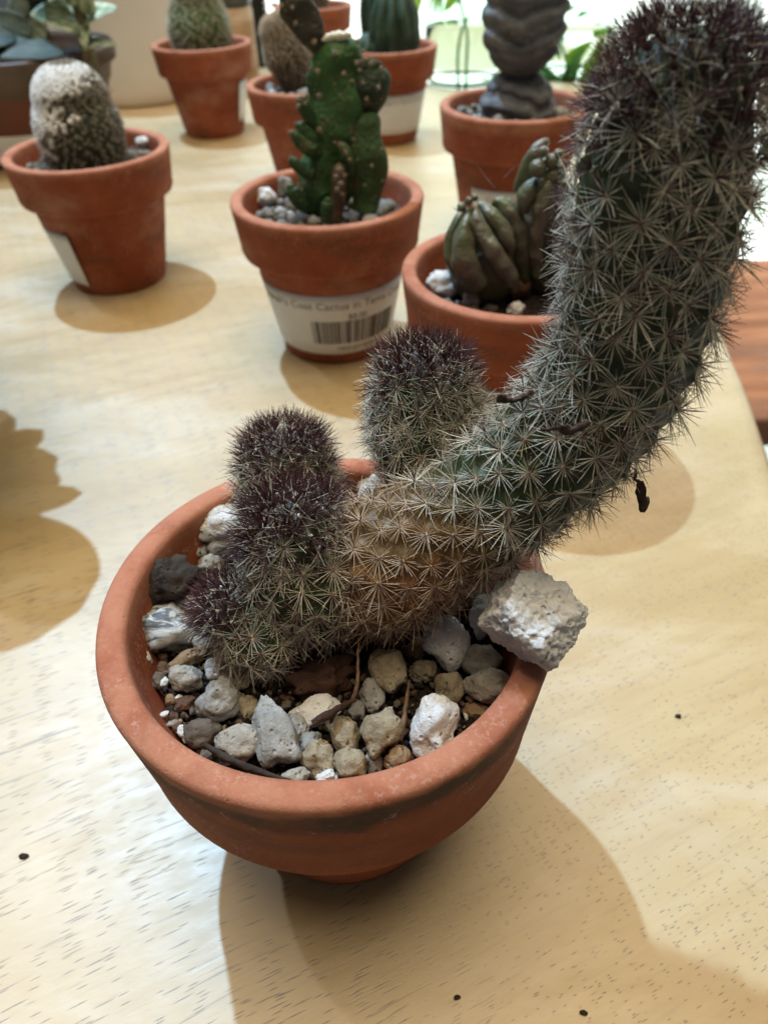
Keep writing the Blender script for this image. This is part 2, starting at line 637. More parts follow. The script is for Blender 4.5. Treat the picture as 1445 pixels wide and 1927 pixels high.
def pot(name, label, x, y, s=1.0, mat=None, rz=0, seed=0, hc=PHC):
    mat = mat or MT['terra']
    t = empty(name, (x, y, 0), label, 'plant pot', 'terracotta pots on the table')
    t.rotation_euler.z = rz
    zc = PH - hc
    wall = [(.006, 0.0), (PRB - .0015, 0.0), (PRB - .0003, .0006), (PRB, .002)]
    wall += [(PRB + (PRC - PRB) * z / zc, z) for z in np.linspace(.006, zc - .001, 8)]
    wall += [(PRC + .0002, zc + .002)]
    V, F = lathe([(r * s, z * s) for r, z in wall], 96, .00025 * s, seed)
    link('wall', mesh('pot_wall', V, F, mat), t)
    ri = PR - .0066
    rim = [(PRC - .001, zc + .004), (PRC + .0005, zc + .0004), (PRC + .0035, zc - .0001), (PRC + .0052, zc + .0008), (PRC + .0060, zc + .003)]
    rim += [(PR - .0024 + (.0022) * k, zc + .006 + (hc - .0095) * k) for k in np.linspace(0, 1, 5)]
    rim += [(PR, PH - .0018), (PR - .0003, PH - .0008), (PR - .0011, PH - .0002), (PR - .0030, PH), (PR - .0050, PH - .0002), (PR - .0060, PH - .0009), (PR - .0064, PH - .0020), (ri, PH - .0040)]
    rim += [(ri - .0008, PH - .010), (ri - .003, PH - .018), (ri - .006, PH - .03), (PRB - .006, .008), (.005, .007)]
    V, F = lathe([(r * s, z * s) for r, z in rim], 128, .0003 * s, seed + 5)
    link('rim', mesh('pot_rim', V, F, mat), t)
    return t


def soil(name, label, x, y, z, r, mat, seed=0, amp=.0022):
    V, F = [(0, 0, amp * noise.noise(Vector((seed, 0, 0))))], []
    nr, na = 22, 72
    for j in range(1, nr + 1):
        for i in range(na):
            a = 2 * math.pi * i / na
            q = Vector((r * j / nr * math.cos(a), r * j / nr * math.sin(a), 0))
            h = amp * noise.noise(q * 130 + Vector((seed, 3, 1))) + amp * .8 * noise.noise(q * 380 + Vector((seed, 7, 1)))
            V.append((q.x, q.y, h))
    for i in range(na):
        F.append((0, 1 + i, 1 + (i + 1) % na))
    for j in range(nr - 1):
        for i in range(na):
            k = (i + 1) % na
            a, b = 1 + j * na, 1 + (j + 1) * na
            F.append((a + i, b + i, b + k, a + k))
    o = link(name, mesh(name, V, F, mat), None, (x, y, z))
    return tag(o, label, 'soil', kind='stuff')


PA = (-.0134, .1096, 1.0194)
PC = (-.0249, .387, 1.0)
PL = (-.1776, .4844, 1.0)
PU = (-.1708, .8583, 1.0)
PRR = (.0984, .5518, 1.0477)
PF = (.0140, .8158, 1.0)
PB = (.0596, .2909, .9899)
PS = (-.0508, .6595, 1.0)
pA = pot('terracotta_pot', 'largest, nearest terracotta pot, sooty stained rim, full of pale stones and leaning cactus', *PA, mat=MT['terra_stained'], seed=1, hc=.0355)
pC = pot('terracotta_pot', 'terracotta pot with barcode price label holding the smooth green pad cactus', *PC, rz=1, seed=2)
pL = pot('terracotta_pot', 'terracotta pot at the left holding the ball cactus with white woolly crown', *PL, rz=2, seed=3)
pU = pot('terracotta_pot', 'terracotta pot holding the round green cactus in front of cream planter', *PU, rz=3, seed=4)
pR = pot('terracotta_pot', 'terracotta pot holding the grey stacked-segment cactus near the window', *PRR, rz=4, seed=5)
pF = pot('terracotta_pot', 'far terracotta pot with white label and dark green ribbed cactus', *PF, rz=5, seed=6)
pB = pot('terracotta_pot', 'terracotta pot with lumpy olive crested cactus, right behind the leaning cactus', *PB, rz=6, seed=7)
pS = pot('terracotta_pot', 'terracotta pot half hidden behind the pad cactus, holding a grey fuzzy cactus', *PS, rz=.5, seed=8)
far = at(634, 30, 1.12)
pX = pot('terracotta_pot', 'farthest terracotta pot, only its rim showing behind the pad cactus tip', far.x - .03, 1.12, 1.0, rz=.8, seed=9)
SZA = .0665
soil('potting_soil', 'dark potting soil under the pale stones of the nearest pot', PA[0], PA[1], SZA, .0405, MT['soil'], 1, .0016)
SOILZ = {}
for nm, P, dz, m, lab in (('C', PC, .013, 'sandy_soil', 'gritty soil in the pot of the green pad cactus'), ('L', PL, .010, 'sandy_soil', 'gritty soil in the pot of the white crowned ball cactus'),
                          ('U', PU, .010, 'sandy_soil', 'soil in the pot of the round green cactus'), ('R', PRR, .009, 'sandy_soil', 'gritty soil in the pot of the grey segmented cactus'),
                          ('F', PF, .009, 'sandy_soil', 'soil in the pot of the ribbed dark green cactus'), ('B', PB, .0135, 'soil', 'dark soil in the pot of the olive crested cactus'),
                          ('S', PS, .009, 'soil', 'soil in the pot of the grey fuzzy cactus'), ('X', (far.x - .03, 1.12, 1.0), .009, 'soil', 'soil in the farthest terracotta pot')):
    z = PH * P[2] - dz
    SOILZ[nm] = z
    soil('potting_soil', lab, P[0], P[1], z, .0418 * P[2] if dz < .012 else .0413 * P[2], MT[m], ord(nm))


# price labels wrapped round the pot walls -------------------------------------------------
def text_mesh(txt, size):
    cu = bpy.data.curves.new('lettering', 'FONT')
    cu.body = txt
    cu.size = size
    cu.resolution_u = 3
    o = bpy.data.objects.new('lettering_tmp', cu)
    C.objects.link(o)
    dg = bpy.context.evaluated_depsgraph_get()
    dg.update()
    me = bpy.data.meshes.new_from_object(o.evaluated_get(dg))
    V = [tuple(v.co) for v in me.vertices]
    F = [tuple(p.vertices) for p in me.polygons]
    bpy.data.objects.remove(o)
    bpy.data.meshes.remove(me)
    return V, F


def wrap(V, phi0, z0, s, off, u0=0.0, rref=None):
    out = []
    for u, v, *_ in V:
        z = z0 + v
        r = wall_r(z, s) + off * 1.03
        a = phi0 + (u - u0) / (rref or wall_r(z0, s))
        out.append((r * math.cos(a), r * math.sin(a), z))
    return out


def label_on(t, P, facing, z0, z1, half, lines=(), barcode=None, tilt=0.0, curl=0.0):
    """a paper strip from -half to +half radians about the angle `facing`, standing .25 mm proud of the wall"""
    s = P[2]
    ph = facing - t.rotation_euler.z
    V, F = [], []
    nu, nv = 48, 6
    rm = wall_r((z0 + z1) / 2, s)
    for k, off in enumerate((.00035, .00012)):
        for j in range(nv + 1):
            for i in range(nu + 1):
                a = -half + 2 * half * i / nu
                z = z0 + (z1 - z0) * j / nv + tilt * a
                o_ = off + curl * max(0, (abs(a) / half - .72) / .28) ** 2
                r = wall_r(z, s) + o_
                V.append((r * math.cos(ph + a), r * math.sin(ph + a), z))
    m = (nu + 1) * (nv + 1)
    for j in range(nv):
        for i in range(nu):
            q = (j * (nu + 1) + i, j * (nu + 1) + i + 1, (j + 1) * (nu + 1) + i + 1, (j + 1) * (nu + 1) + i)
            F.append(q)
            F.append(tuple(m + x for x in q[::-1]))
    edge = [i for i in range(nu + 1)] + [(j + 1) * (nu + 1) + nu for j in range(nv)] + [nv * (nu + 1) + i for i in range(nu - 1, -1, -1)] + [j * (nu + 1) for j in range(nv - 1, 0, -1)]
    for a, b in zip(edge, edge[1:] + edge[:1]):
        F.append((b, a, m + a, m + b))
    lab = link('price_label', mesh('price_label', V, F, MT['paper']), t)
    for txt, size, zt, a0, ink in lines:
        TV, TF = text_mesh(txt, size)
        wdt = max(v[0] for v in TV)
        link('lettering', mesh('lettering', wrap(TV, ph + a0, zt, s, .00047, wdt / 2), TF, MT[ink], False), lab)
    if barcode:
        a0, a1, b0, b1 = barcode
        rnd = random.Random(4)
        BV, BF = [], []
        x, end = a0, a1
        while x < end:
            wd = rnd.choice((.012, .012, .024, .036)) * .9
            gap = rnd.choice((.010, .010, .020, .03)) * .8
            n0 = len(BV)
            for a in (x, min(x + wd, end)):
                for z in (b0, b1):
                    r = wall_r(z, s) + .00048
                    BV.append((r * math.cos(ph + a), r * math.sin(ph + a), z))
            BF.append((n0, n0 + 2, n0 + 3, n0 + 1))
            x += wd + gap
        link('barcode', mesh('barcode', BV, BF, MT['ink'], False), lab)
    return lab


def facing(P):
    return math.atan2(-P[1], -P[0])


label_on(pC, PC, facing(PC) + .05, .0075, .0445, 1.62,
         lines=(("Joseph's Coat Cactus in Terra Cotta", .0062, .0362, -.05, 'grey_ink'), ('$8.00', .0046, .0298, .27, 'grey_ink'), ('1923-6719694', .0038, .0098, .27, 'grey_ink')),
         barcode=(-.42, .98, .0145, .0288))
label_on(pL, PL, facing(PL) - 1.52, .0075, .043, .85, curl=.0016)
label_on(pU, PU, facing(PU) + 1.60, .014, .050, .75, curl=.0012)
label_on(pF, PF, facing(PF) + .42, .011, .0465, .95, lines=(('Cactus in Terra Cotta', .0055, .0385, -.02, 'grey_ink'),))
label_on(pR, PRR, facing(PRR) + .25, .010, .040, .95, lines=(('Cactus in Terra Cotta', .0055, .032, 0, 'grey_ink'),))
label_on(pB, PB, facing(PB) - .05, .0095, .0445, 1.4, lines=(('Cactus in Terra Cotta', .0062, .036, .25, 'grey_ink'),))


# ------------------------------------------------------------------ cactus builder
GA = math.pi * (3 - math.sqrt(5))


def stem_mesh(pts, spacing, bump, nu, nv, tint, seed=0, dens=4.0):
    """pts: (Vector, radius). Returns verts, faces, colours and areoles (pos, normal, tangent, arc distance to the tip)."""
    A = catmull([(*p, r) for p, r in pts], nv)
    # rounded tip
    L = np.r_[0, np.cumsum(np.linalg.norm(np.diff(A[:, :3], axis=0), axis=1))]
    P = [Vector(a[:3]) for a in A]
    T, U, W = frames(P)
    rad = np.maximum(A[:, 3], 1e-4)
    ds = np.gradient(L)
    rt = max(rad[int(nv * .8):]) * .8
    fall = np.exp(-((L[-1] - L) / rt) ** 2)
    area = np.cumsum(2 * math.pi * rad * np.sqrt(ds ** 2 + np.gradient(rad) ** 2) * (1 + dens * fall))
    tot = area[-1]
    n = int(tot / (spacing * spacing * .866))
    ar = []
    rnd = random.Random(seed)
    for i in range(n):
        s = (i + .5 + rnd.uniform(-.4, .4)) / n * tot
        f = np.interp(s, area, np.arange(nv))
        j = min(int(f), nv - 2)
        t = f - j
        p = P[j].lerp(P[j + 1], t)
        r = rad[j] * (1 - t) + rad[j + 1] * t
        a = i * GA + rnd.uniform(-.09, .09)
        d = W[j] * math.cos(a) + U[j] * math.sin(a)
        slope = -(rad[j + 1] - rad[j]) / max(L[j + 1] - L[j], 1e-6)
        nrm = (d + T[j] * slope).normalized()
        ar.append((p + d * r, nrm, T[j], L[-1] - (L[j] * (1 - t) + L[j + 1] * t)))
    kd = kdtree.KDTree(len(ar))
    for i, a in enumerate(ar):
        kd.insert(a[0], i)
    kd.balance()
    V, F, col = [], [], []
    sg = spacing * .42
    for j in range(nv):
        for i in range(nu):
            a = 2 * math.pi * i / nu
            d = W[j] * math.cos(a) + U[j] * math.sin(a)
            q = P[j] + d * rad[j]
            co, idx, dist = kd.find(q)
            kf = 1 / math.sqrt(1 + dens * fall[j])
            h = math.exp(-(dist / (sg * kf)) ** 2) * kf
            slope = -(rad[min(j + 1, nv - 1)] - rad[max(j - 1, 0)]) / max(L[min(j + 1, nv - 1)] - L[max(j - 1, 0)], 1e-6)
            nn = (d + T[j] * max(min(slope, 6), -1)).normalized()
            V.append(q + nn * (bump * h - bump * .3))
            c = tint(q, L[-1] - L[j])
            k = .55 + .6 * h
            col.append((c[0] * k, c[1] * k, c[2] * k, 1))
    for j in range(nv - 1):
        for i in range(nu):
            k = (i + 1) % nu
            F.append((j * nu + i, j * nu + k, (j + 1) * nu + k, (j + 1) * nu + i))
    F.append(tuple((nv - 1) * nu + i for i in range(nu)))
    F.append(tuple(range(nu))[::-1])
    return V, F, col, [(p + nr * bump * .6, nr, t, s) for p, nr, t, s in ar]


def set_tint(me, col):
    a = me.color_attributes.new('tint', 'FLOAT_COLOR', 'POINT')
    a.data.foreach_set('color', np.array(col, dtype=np.float32).ravel())


def tip(pts, n=7):
    """round off the last point: (Vector,r) list whose last r is the full radius just before a hemispherical cap to be added"""
    (p0, r0), (p1, r1) = pts[-2], pts[-1]
    d = (p1 - p0).normalized()
    out = list(pts[:-1])
    base = p1 - d * r1 * .95
    while len(out) > 1 and (base - out[-1][0]).dot(d) < r1 * .12:
        out.pop()
    H = (p1 - base).length
    for k in range(n):
        a = k / (n - 1) * math.pi / 2
        out.append((base + d * H * math.sin(a), max(r1 * math.cos(a), r1 * .03)))
    return out


def spine(V, F, MI, base, d, length, r, mi, bend=0.0, tip_k=.3, mtip=None):
    d = d.normalized()
    a = d.orthogonal().normalized()
    b = d.cross(a)
    n0 = len(V)
    segs = ((0, r), (.55, r * .75), (1.0, r * tip_k))
    for k, rr in segs:
        c = base + d * (length * k) + a * (bend * length * k * k)
        for i in range(3):
            t = 2 * math.pi * i / 3
            V.append(c + a * (rr * math.cos(t)) + b * (rr * math.sin(t)))
    for s_ in range(2):
        for i in range(3):
            j = (i + 1) % 3
            F.append((n0 + 3 * s_ + i, n0 + 3 * s_ + j, n0 + 3 * s_ + 3 + j, n0 + 3 * s_ + 3 + i))
            MI.append(mi if s_ == 0 or mtip is None else mtip)


def cluster_geo(kind, seed, nr=None, thick=.0160):
    """one areole with its spines, unit = one radial spine length, +Z outward. slots: 0 pale, 1 dark, 2 wool"""
    rnd = random.Random(seed)
    V, F, MI = [], [], []
    nr = rnd.randint(20, 33)
    S, SF = ico(1)
    if kind == 'apex':
        nrad, ndark = 4, 19
    else:
        nrad, ndark = nr, (8 if kind == 'upper' else 5)
    for v in S:
        V.append(Vector((v.x * .115, v.y * .115, v.z * .08 + .01)) * rnd.uniform(.85, 1.15))
    for f in SF:
        F.append(f)
        MI.append(2)
    for i in range(nrad):
        a = 2 * math.pi * (i + rnd.uniform(-.35, .35)) / nrad
        e = R(rnd.uniform(2, 38) if kind != 'apex' else rnd.uniform(20, 50))
        d = Vector((math.cos(a) * math.cos(e), math.sin(a) * math.cos(e), math.sin(e)))
        spine(V, F, MI, d * .05, d, rnd.uniform(.65, 1.2), thick * rnd.uniform(.75, 1.15), 0, rnd.uniform(-.2, .2), .3, 1 if rnd.random() < .30 else None)
    for i in range(ndark):
        a = rnd.uniform(0, 2 * math.pi)
        e = R(rnd.uniform(38, 82))
        d = Vector((math.cos(a) * math.cos(e), math.sin(a) * math.cos(e), math.sin(e)))
        spine(V, F, MI, d * .04, d, rnd.uniform(.6, .95) * (1.15 if kind == 'apex' else .9), thick * rnd.uniform(.95, 1.3), 1, rnd.uniform(-.1, .1))
    return V, F, MI


CL = {}
for kind, mats in (('mid', ('sp_cream', 'sp_brown', 'wool')), ('upper', ('sp_cream', 'sp_maroon', 'wool')), ('apex', ('sp_cream', 'sp_maroon', 'wool_white')), ('straw', ('sp_gold', 'sp_brown', 'wool'))):
    CL[kind] = []
    for q in range(12):
        g = cluster_geo(kind, q * 17 + len(kind))
        CL[kind].append((g, mesh('spine_cluster', g[0], g[1], [MT[m] for m in mats], True, g[2]), mats))


def orient(nrm, spin):
    z = nrm.normalized()
    x = z.orthogonal().normalized()
    y = z.cross(x)
    x2 = x * math.cos(spin) + y * math.sin(spin)
    y2 = z.cross(x2)
    return Matrix((x2, y2, z)).transposed().to_4x4()


# ------------------------------------------------------------------ the leaning cactus
CORE = []                                # (score, stem object, matrix, kind)
cact = empty('leaning_cactus', (PA[0], PA[1], SZA), 'spiny cactus leaning far right from the nearest pot, with four dark-tipped offsets', 'cactus')
INV = Matrix.Translation(-Vector((PA[0], PA[1], SZA)))


def px_path(rows):
    out = []
    for x, y, Y, rp in rows:
        p = at(x, y, Y)
        out.append((p, rp / ppm(p)))
    return out


def tint_main(q, s):
    g = (.034, .058, .016)
    k = max(0, min(1, (.028 - q.x) / .014)) * max(0, min(1, (.119 - q.z) / .012))
    k *= .6 + .4 * max(0, min(1, .5 + 1.6 * noise.noise(q * 90)))
    o = (.25, .105, .024)
    d = max(0, min(1, (.078 - q.z) / .010))
    b = (.055, .030, .018)
    c = tuple(a * (1 - k) + b_ * k for a, b_ in zip(g, o))
    return tuple(a * (1 - d) + b_ * d for a, b_ in zip(c, b))


def tint_green(q, s):
    k = max(0, min(1, .5 + noise.noise(q * 120)))
    t = max(0, min(1, (.005 - s) / .003))
    c = (.028 + .014 * k, .060 + .026 * k, .017 + .007 * k)
    return tuple(a * (1 - t) + b * t for a, b in zip(c, (.055, .030, .028)))


stems = [
    ('column', px_path([(632, 1112, .114, 62), (680, 1082, .113, 104), (740, 1048, .112, 122), (840, 995, .111, 112), (940, 928, .111, 110), (1030, 858, .111, 115), (1115, 768, .112, 121), (1180, 650, .112, 126), (1222, 475, .113, 140), (1250, 310, .113, 149), (1278, 180, .113, 149), (1296, 48, .113, 140)]),
     .0056, .0014, 110, 260, tint_main, .0053, 3),
    ('offset', px_path([(818, 905, .126, 70), (806, 850, .129, 92), (798, 780, .132, 101), (797, 720, .133, 98), (798, 662, .134, 90)]), .0045, .0011, 84, 90, tint_green, .0047, 5),
    ('offset', px_path([(560, 1010, .130, 70), (550, 970, .132, 78), (541, 910, .134, 88), (539, 860, .135, 87), (537, 815, .136, 80)]), .0046, .0011, 84, 90, tint_green, .0047, 7),
    ('offset', px_path([(618, 1140, .113, 62), (602, 1105, .112, 100), (578, 1058, .112, 114), (556, 1005, .113, 108), (538, 945, .114, 94)]), .0050, .0012, 84, 100, tint_green, .0055, 9),
    ('offset', px_path([(535, 1215, .104, 48), (505, 1195, .104, 70), (470, 1170, .104, 74), (435, 1145, .104, 68), (405, 1125, .104, 56)]), .0045, .0010, 76, 80, tint_green, .0050, 11),
]
stem_objs = []
for nm, pts, sp, bp, nu, nv, tint, slen, seed in stems:
    V, F, col, ar = stem_mesh(tip(pts), sp, bp, nu, nv, tint, seed, 7.0 if nm == 'column' else 3.0)
    o0 = Vector((PA[0], PA[1], SZA))
    me = mesh(nm, [v - o0 for v in V], F, MT['skin'])
    set_tint(me, col)
    so = link(nm, me, cact)
    stem_objs.append(so)
    rnd = random.Random(seed)
    rtip = pts[-1][1]
    for i, (p, nr, tg, s) in enumerate(ar):
        if p.z < SZA - .001:
            continue
        big = nm == 'column'
        apx = rtip * (1.15 if big else 1.0)
        if s < apx * (.6 if big else .42):
            kind = 'apex'
        elif s < apx * (1.5 if big else .85):
            kind = 'apex' if rnd.random() < .45 else 'upper'
        elif big and p.x < .020 and p.z < .112:
            kind = 'straw'
        elif big and s < .028 and rnd.random() < .6:
            kind = 'upper'
        else:
            kind = 'mid'
        n2 = (nr + tg * .25 + Vector((rnd.gauss(0, .15), rnd.gauss(0, .15), rnd.gauss(0, .15)))).normalized()
        m = orient(n2, rnd.uniform(0, 6.28))
        L_ = slen * rnd.uniform(.78, 1.18) * ((.80 if big else 1.08) if kind == 'apex' else (.9 if big and s < .02 else 1))
        m = Matrix.Translation(p) @ m @ Matrix.Scale(L_, 4)
        vis = nr.dot((CAM - p).normalized())
        score = (L_ * ppm(p)) * (1 if vis > -.15 else .01) * (1 + .4 * vis)
        CORE.append((score, so, m, kind, rnd.randrange(12)))
CORE.sort(key=lambda c: -c[0])
rest = {}
for k, (score, so, m, kind, q) in enumerate(CORE):
    g, me, mats = CL[kind][q]
    if k < 300:
        o = bpy.data.objects.new('spine_cluster', me)
        C.objects.link(o)
        o.parent = so
        o.matrix_local = INV @ m
    else:
        rest.setdefault(so.name, (so, []))[1].append((m, kind, q))
ALLM = ['sp_cream', 'sp_brown', 'wool', 'sp_maroon', 'wool_white', 'sp_gold']


def join_clusters(name, items, inv, parent):
    V, F, MI = [], [], []
    for m, kind, q in items:
        g, me, mats = CL[kind][q]
        mm = inv @ m
        n0 = len(V)
        V.extend(mm @ v for v in g[0])
        F.extend(tuple(n0 + i for i in f) for f in g[1])
        MI.extend(ALLM.index(mats[i]) for i in g[2])
    o = link(name, mesh(name, V, F, [MT[m] for m in ALLM], True, MI), parent)
    o['kind'] = 'stuff'
    return o


for so, items in rest.values():
    join_clusters('spines', items, INV, so)

# withered flower remains caught in the spines
dry = plain('withered_flower', (.045, .022, .014), .8, .5, 900, .5)
for rows in ([(1000, 738, .110, 5), (985, 744, .108, 6), (965, 752, .107, 9), (950, 744, .106, 11), (944, 736, .106, 6)],
             [(1196, 880, .104, 3), (1201, 908, .1035, 5), (1206, 930, .1035, 10), (1212, 947, .1035, 10), (1214, 957, .1035, 3)],
             [(1015, 812, .098, 4), (1045, 806, .0975, 7), (1075, 812, .0975, 6), (1105, 800, .0975, 6)]):
    pts = [(*(at(x, y, Y)), r / ppm(at(x, y, Y))) for x, y, Y, r in rows]
    V, F = tube(pts, 9, 26)
    o0 = Vector((PA[0], PA[1], SZA))
    V = [v + Vector((1, 1, 1)) * (.0009 * noise.noise(v * 420) + .0004 * noise.noise(v * 1300)) - o0 for v in V]
    link('withered_flower', mesh('withered_flower', V, F, dry), cact)

# ------------------------------------------------------------------ stones in the nearest pot
SG = 'stones in the nearest pot'
stones = [
    # x, y, w, h, angle, material, lift(m), taper, label
    (317, 1186, 108, 98, -10, 'striped', .004, 0, 'round dark grey stone with white streaks at left inside the nearest pot', 'stone'),
    (322, 1092, 116, 84, 18, 'bark', .010, 0, 'big dark brown bark chunk against the left inner pot wall', 'bark chunk'),
    (415, 985, 92, 68, -8, 'white_stone', .011, 0, 'bright white stone at the back left beside the offsets', 'stone'),
    (418, 1030, 62, 50, 20, 'grey_stone', .006, 0, 'grey stone directly under the bright white stone at back left', 'stone'),
    (377, 1031, 46, 44, 0, 'grey_stone', .006, 0, 'small grey stone between bark chunk and bright white stone', 'stone'),
    (397, 1066, 52, 44, 15, 'pale_stone', .005, 0, 'pale stone touching the right end of the bark chunk', 'stone'),
    (347, 1030, 20, 30, 10, 'clod', .007, 0, 'tiny dark upright pebble behind the bark chunk', 'pebble'),
    (346, 1132, 54, 34, 5, 'pale_stone', .006, 0, 'pale flat stone wedged above the streaked grey stone', 'stone'),
    (274, 1240, 21, 33, 8, 'white_stone', .004, 0, 'small pure white chip below the streaked grey stone', 'pebble'),
    (390, 1210, 44, 50, 20, 'pale_stone', .004, 0, 'pinkish white stone under the lowest offset', 'stone'),
    (356, 1241, 80, 34, 12, 'brown_stone', .004, 0, 'long tan brown stone lying under the lowest offset', 'stone'),
    (350, 1276, 62, 58, -35, 'pale_stone', .005, .1, 'egg shaped pale stone just below the long tan stone', 'stone'),
    (403, 1257, 34, 44, -30, 'white_stone', .005, 0, 'small bluish white stone right of the long tan stone', 'stone'),
    (443, 1281, 58, 48, -20, 'tan_stone', .004, 0, 'grey brown pitted stone above the big grey stone', 'stone'),
    (412, 1318, 82, 74, 15, 'grey_stone', .006, 0, 'big blocky light grey stone in the front left of the gravel', 'stone'),
    (463, 1330, 46, 60, 20, 'tan_stone', .003, 0, 'tan stone tucked behind the right side of the blocky grey stone', 'stone'),
    (384, 1380, 66, 60, -20, 'clod', .003, 0, 'crumbly brown soil clod by the front left rim', 'clod'),
    (452, 1396, 92, 72, -14, 'pale_stone', .006, 0, 'cream stone with rusty spots beside the brown soil clod', 'stone'),
    (522, 1382, 80, 150, 8, 'grey_stone', .007, .35, 'tall pointed light grey stone at front centre left', 'stone'),
    (563, 1372, 40, 62, 0, 'grey_stone', .003, 0, 'grey lump behind the right flank of the tall pointed stone', 'stone'),
    (557, 1464, 54, 40, 0, 'pale_stone', .005, 0, 'speckled pale stone touching the front rim, left one of two', 'stone'),
    (613, 1466, 44, 32, 0, 'white_stone', .005, 0, 'small white stone touching the front rim', 'stone'),
    (600, 1430, 60, 68, 15, 'tan_stone', .004, 0, 'shiny greyish tan pebble above the small white rim stone', 'stone'),
    (585, 1398, 42, 46, 0, 'grey_stone', .003, 0, 'dim grey pebble right of the tall pointed stone', 'stone'),
    (658, 1440, 64, 60, -15, 'tan_stone', .004, 0, 'brown speckled tan stone near the front rim centre', 'stone'),
    (649, 1380, 50, 74, 8, 'tan_stone', .005, 0, 'upright tan stone above the brown speckled one', 'stone'),
    (718, 1377, 76, 92, -8, 'tan_stone', .007, 0, 'pitted cream tan stone with hollow right side, front centre', 'stone'),
    (748, 1428, 48, 48, 10, 'brown_stone', .004, 0, 'small orange tan stone at the rim below the big white sparkling stone', 'stone'),
    (705, 1440, 30, 48, 0, 'clod', .003, 0, 'dark purplish pebble between two tan stones at the front rim', 'pebble'),
    (815, 1370, 98, 120, -8, 'white_stone', .007, 0, 'big white sparkling stone leaning on the front right rim', 'stone'),
    (702, 1305, 48, 74, -12, 'grey_stone', .004, .15, 'leaf shaped grey stone beside the thin upright twig', 'stone'),
    (733, 1262, 72, 94, 8, 'tan_stone', .006, 0, 'large smooth buff stone just below the leaning cactus', 'stone'),
    (782, 1225, 42, 44, 0, 'brown_stone', .002, 0, 'dim tan pebble between buff stone and white chunk', 'pebble'),
    (672, 1338, 30, 40, 0, 'grey_stone', .003, 0, 'small pale grey pebble at the fork of the twig', 'pebble'),
    (838, 1205, 84, 108, 5, 'white_stone', .007, 0, 'off white broken chunk below the cactus, left of the biggest white rock', 'stone'),
    (796, 1264, 58, 40, 10, 'tan_stone', .003, 0, 'low tan stone under the off white broken chunk', 'stone'),
    (843, 1294, 58, 58, 0, 'tan_stone', .005, 0, 'knobbly tan pebble above the big white sparkling stone', 'stone'),
    (913, 1292, 92, 58, 22, 'pale_stone', .006, 0, 'oblong pinkish pale stone against the right inner wall', 'stone'),
    (895, 1338, 54, 28, 0, 'brown_stone', .002, 0, 'dark tan pebble under the oblong pinkish stone', 'pebble'),
    (905, 1243, 70, 62, -30, 'pale_stone', .005, 0, 'pale stone under the lip of the biggest white rock', 'stone'),
    (910, 1160, 62, 80, 0, 'white_stone', .008, 0, 'greyish white stone behind the left side of the biggest white rock', 'stone'),
    (590, 1342, 96, 58, 8, 'white_stone', .003, 0, 'flat white stone below the dark bark slab', 'stone'),
    (605, 1276, 134, 70, 6, 'bark_red', .004, 0, 'dark reddish bark slab in the shade under the cactus', 'bark chunk'),
    (703, 912, 62, 80, 10, 'white_stone', .012, 0, 'bright white stone at the far rim between two offsets', 'stone'),
    (310, 1344, 17, 11, 0, 'white_stone', .003, 0, 'tiny white chip by the left inner rim, upper of three', 'pebble'),
    (328, 1360, 30, 16, -10, 'pale_stone', .002, 0, 'tiny flat speckled chip by the left inner rim', 'pebble'),
    (345, 1376, 20, 24, 0, 'white_stone', .003, 0, 'tiny round white chip beside the brown soil clod', 'pebble'),
    (336, 1313, 16, 11, 0, 'white_stone', .003, 0, 'tiny white chip lying on orange bark crumbs', 'pebble'),
    (308, 1258, 22, 26, 0, 'chip', .003, 0, 'brown bark crumb left of the egg shaped stone', 'bark chip'),
    (299, 1282, 26, 34, -15, 'clod', .003, 0, 'flat grey brown bark flake by the left inner wall', 'bark chip'),
    (321, 1317, 20, 22, 0, 'brown_stone', .003, 0, 'orange brown bark crumb near the left inner wall', 'bark chip'),
    (348, 1324, 44, 26, -10, 'chip', .003, 0, 'brown bark flake left of the blocky grey stone', 'bark chip'),
]
for k, (x, y, w_, h_, ang, m, lift, tap, lab, cat) in enumerate(stones):
    zc = SZA + lift
    p = onz(x, y, zc)
    sc_ = ppm(p)
    el = math.atan2(CAMH - zc, p.y)                    # view elevation: height in the picture mixes depth and height
    a, b = w_ / 2 / sc_ * 1.08, h_ / 2 / sc_ * 1.08
    V, F = rock_geo(k * 7 + 3, a, b, min(a, b) * .95, 4 if w_ > 38 else 3, 10 if cat == 'stone' else 7, .22 if 'bark' in m else .10, .03, tap)
    tilt = R(90) - el
    Mx = Matrix.Rotation(math.atan2(-p.x, p.y), 3, 'Z') @ Matrix.Rotation(tilt * .9, 3, 'X') @ Matrix.Rotation(R(ang), 3, 'Z')
    V = [Mx @ Vector(v) for v in V]
    o = link('pebble' if cat == 'pebble' else ('bark_chunk' if 'bark' in cat else 'stone'), mesh('stone', V, F, MT[m]), None, p)
    tag(o, lab, cat, SG)

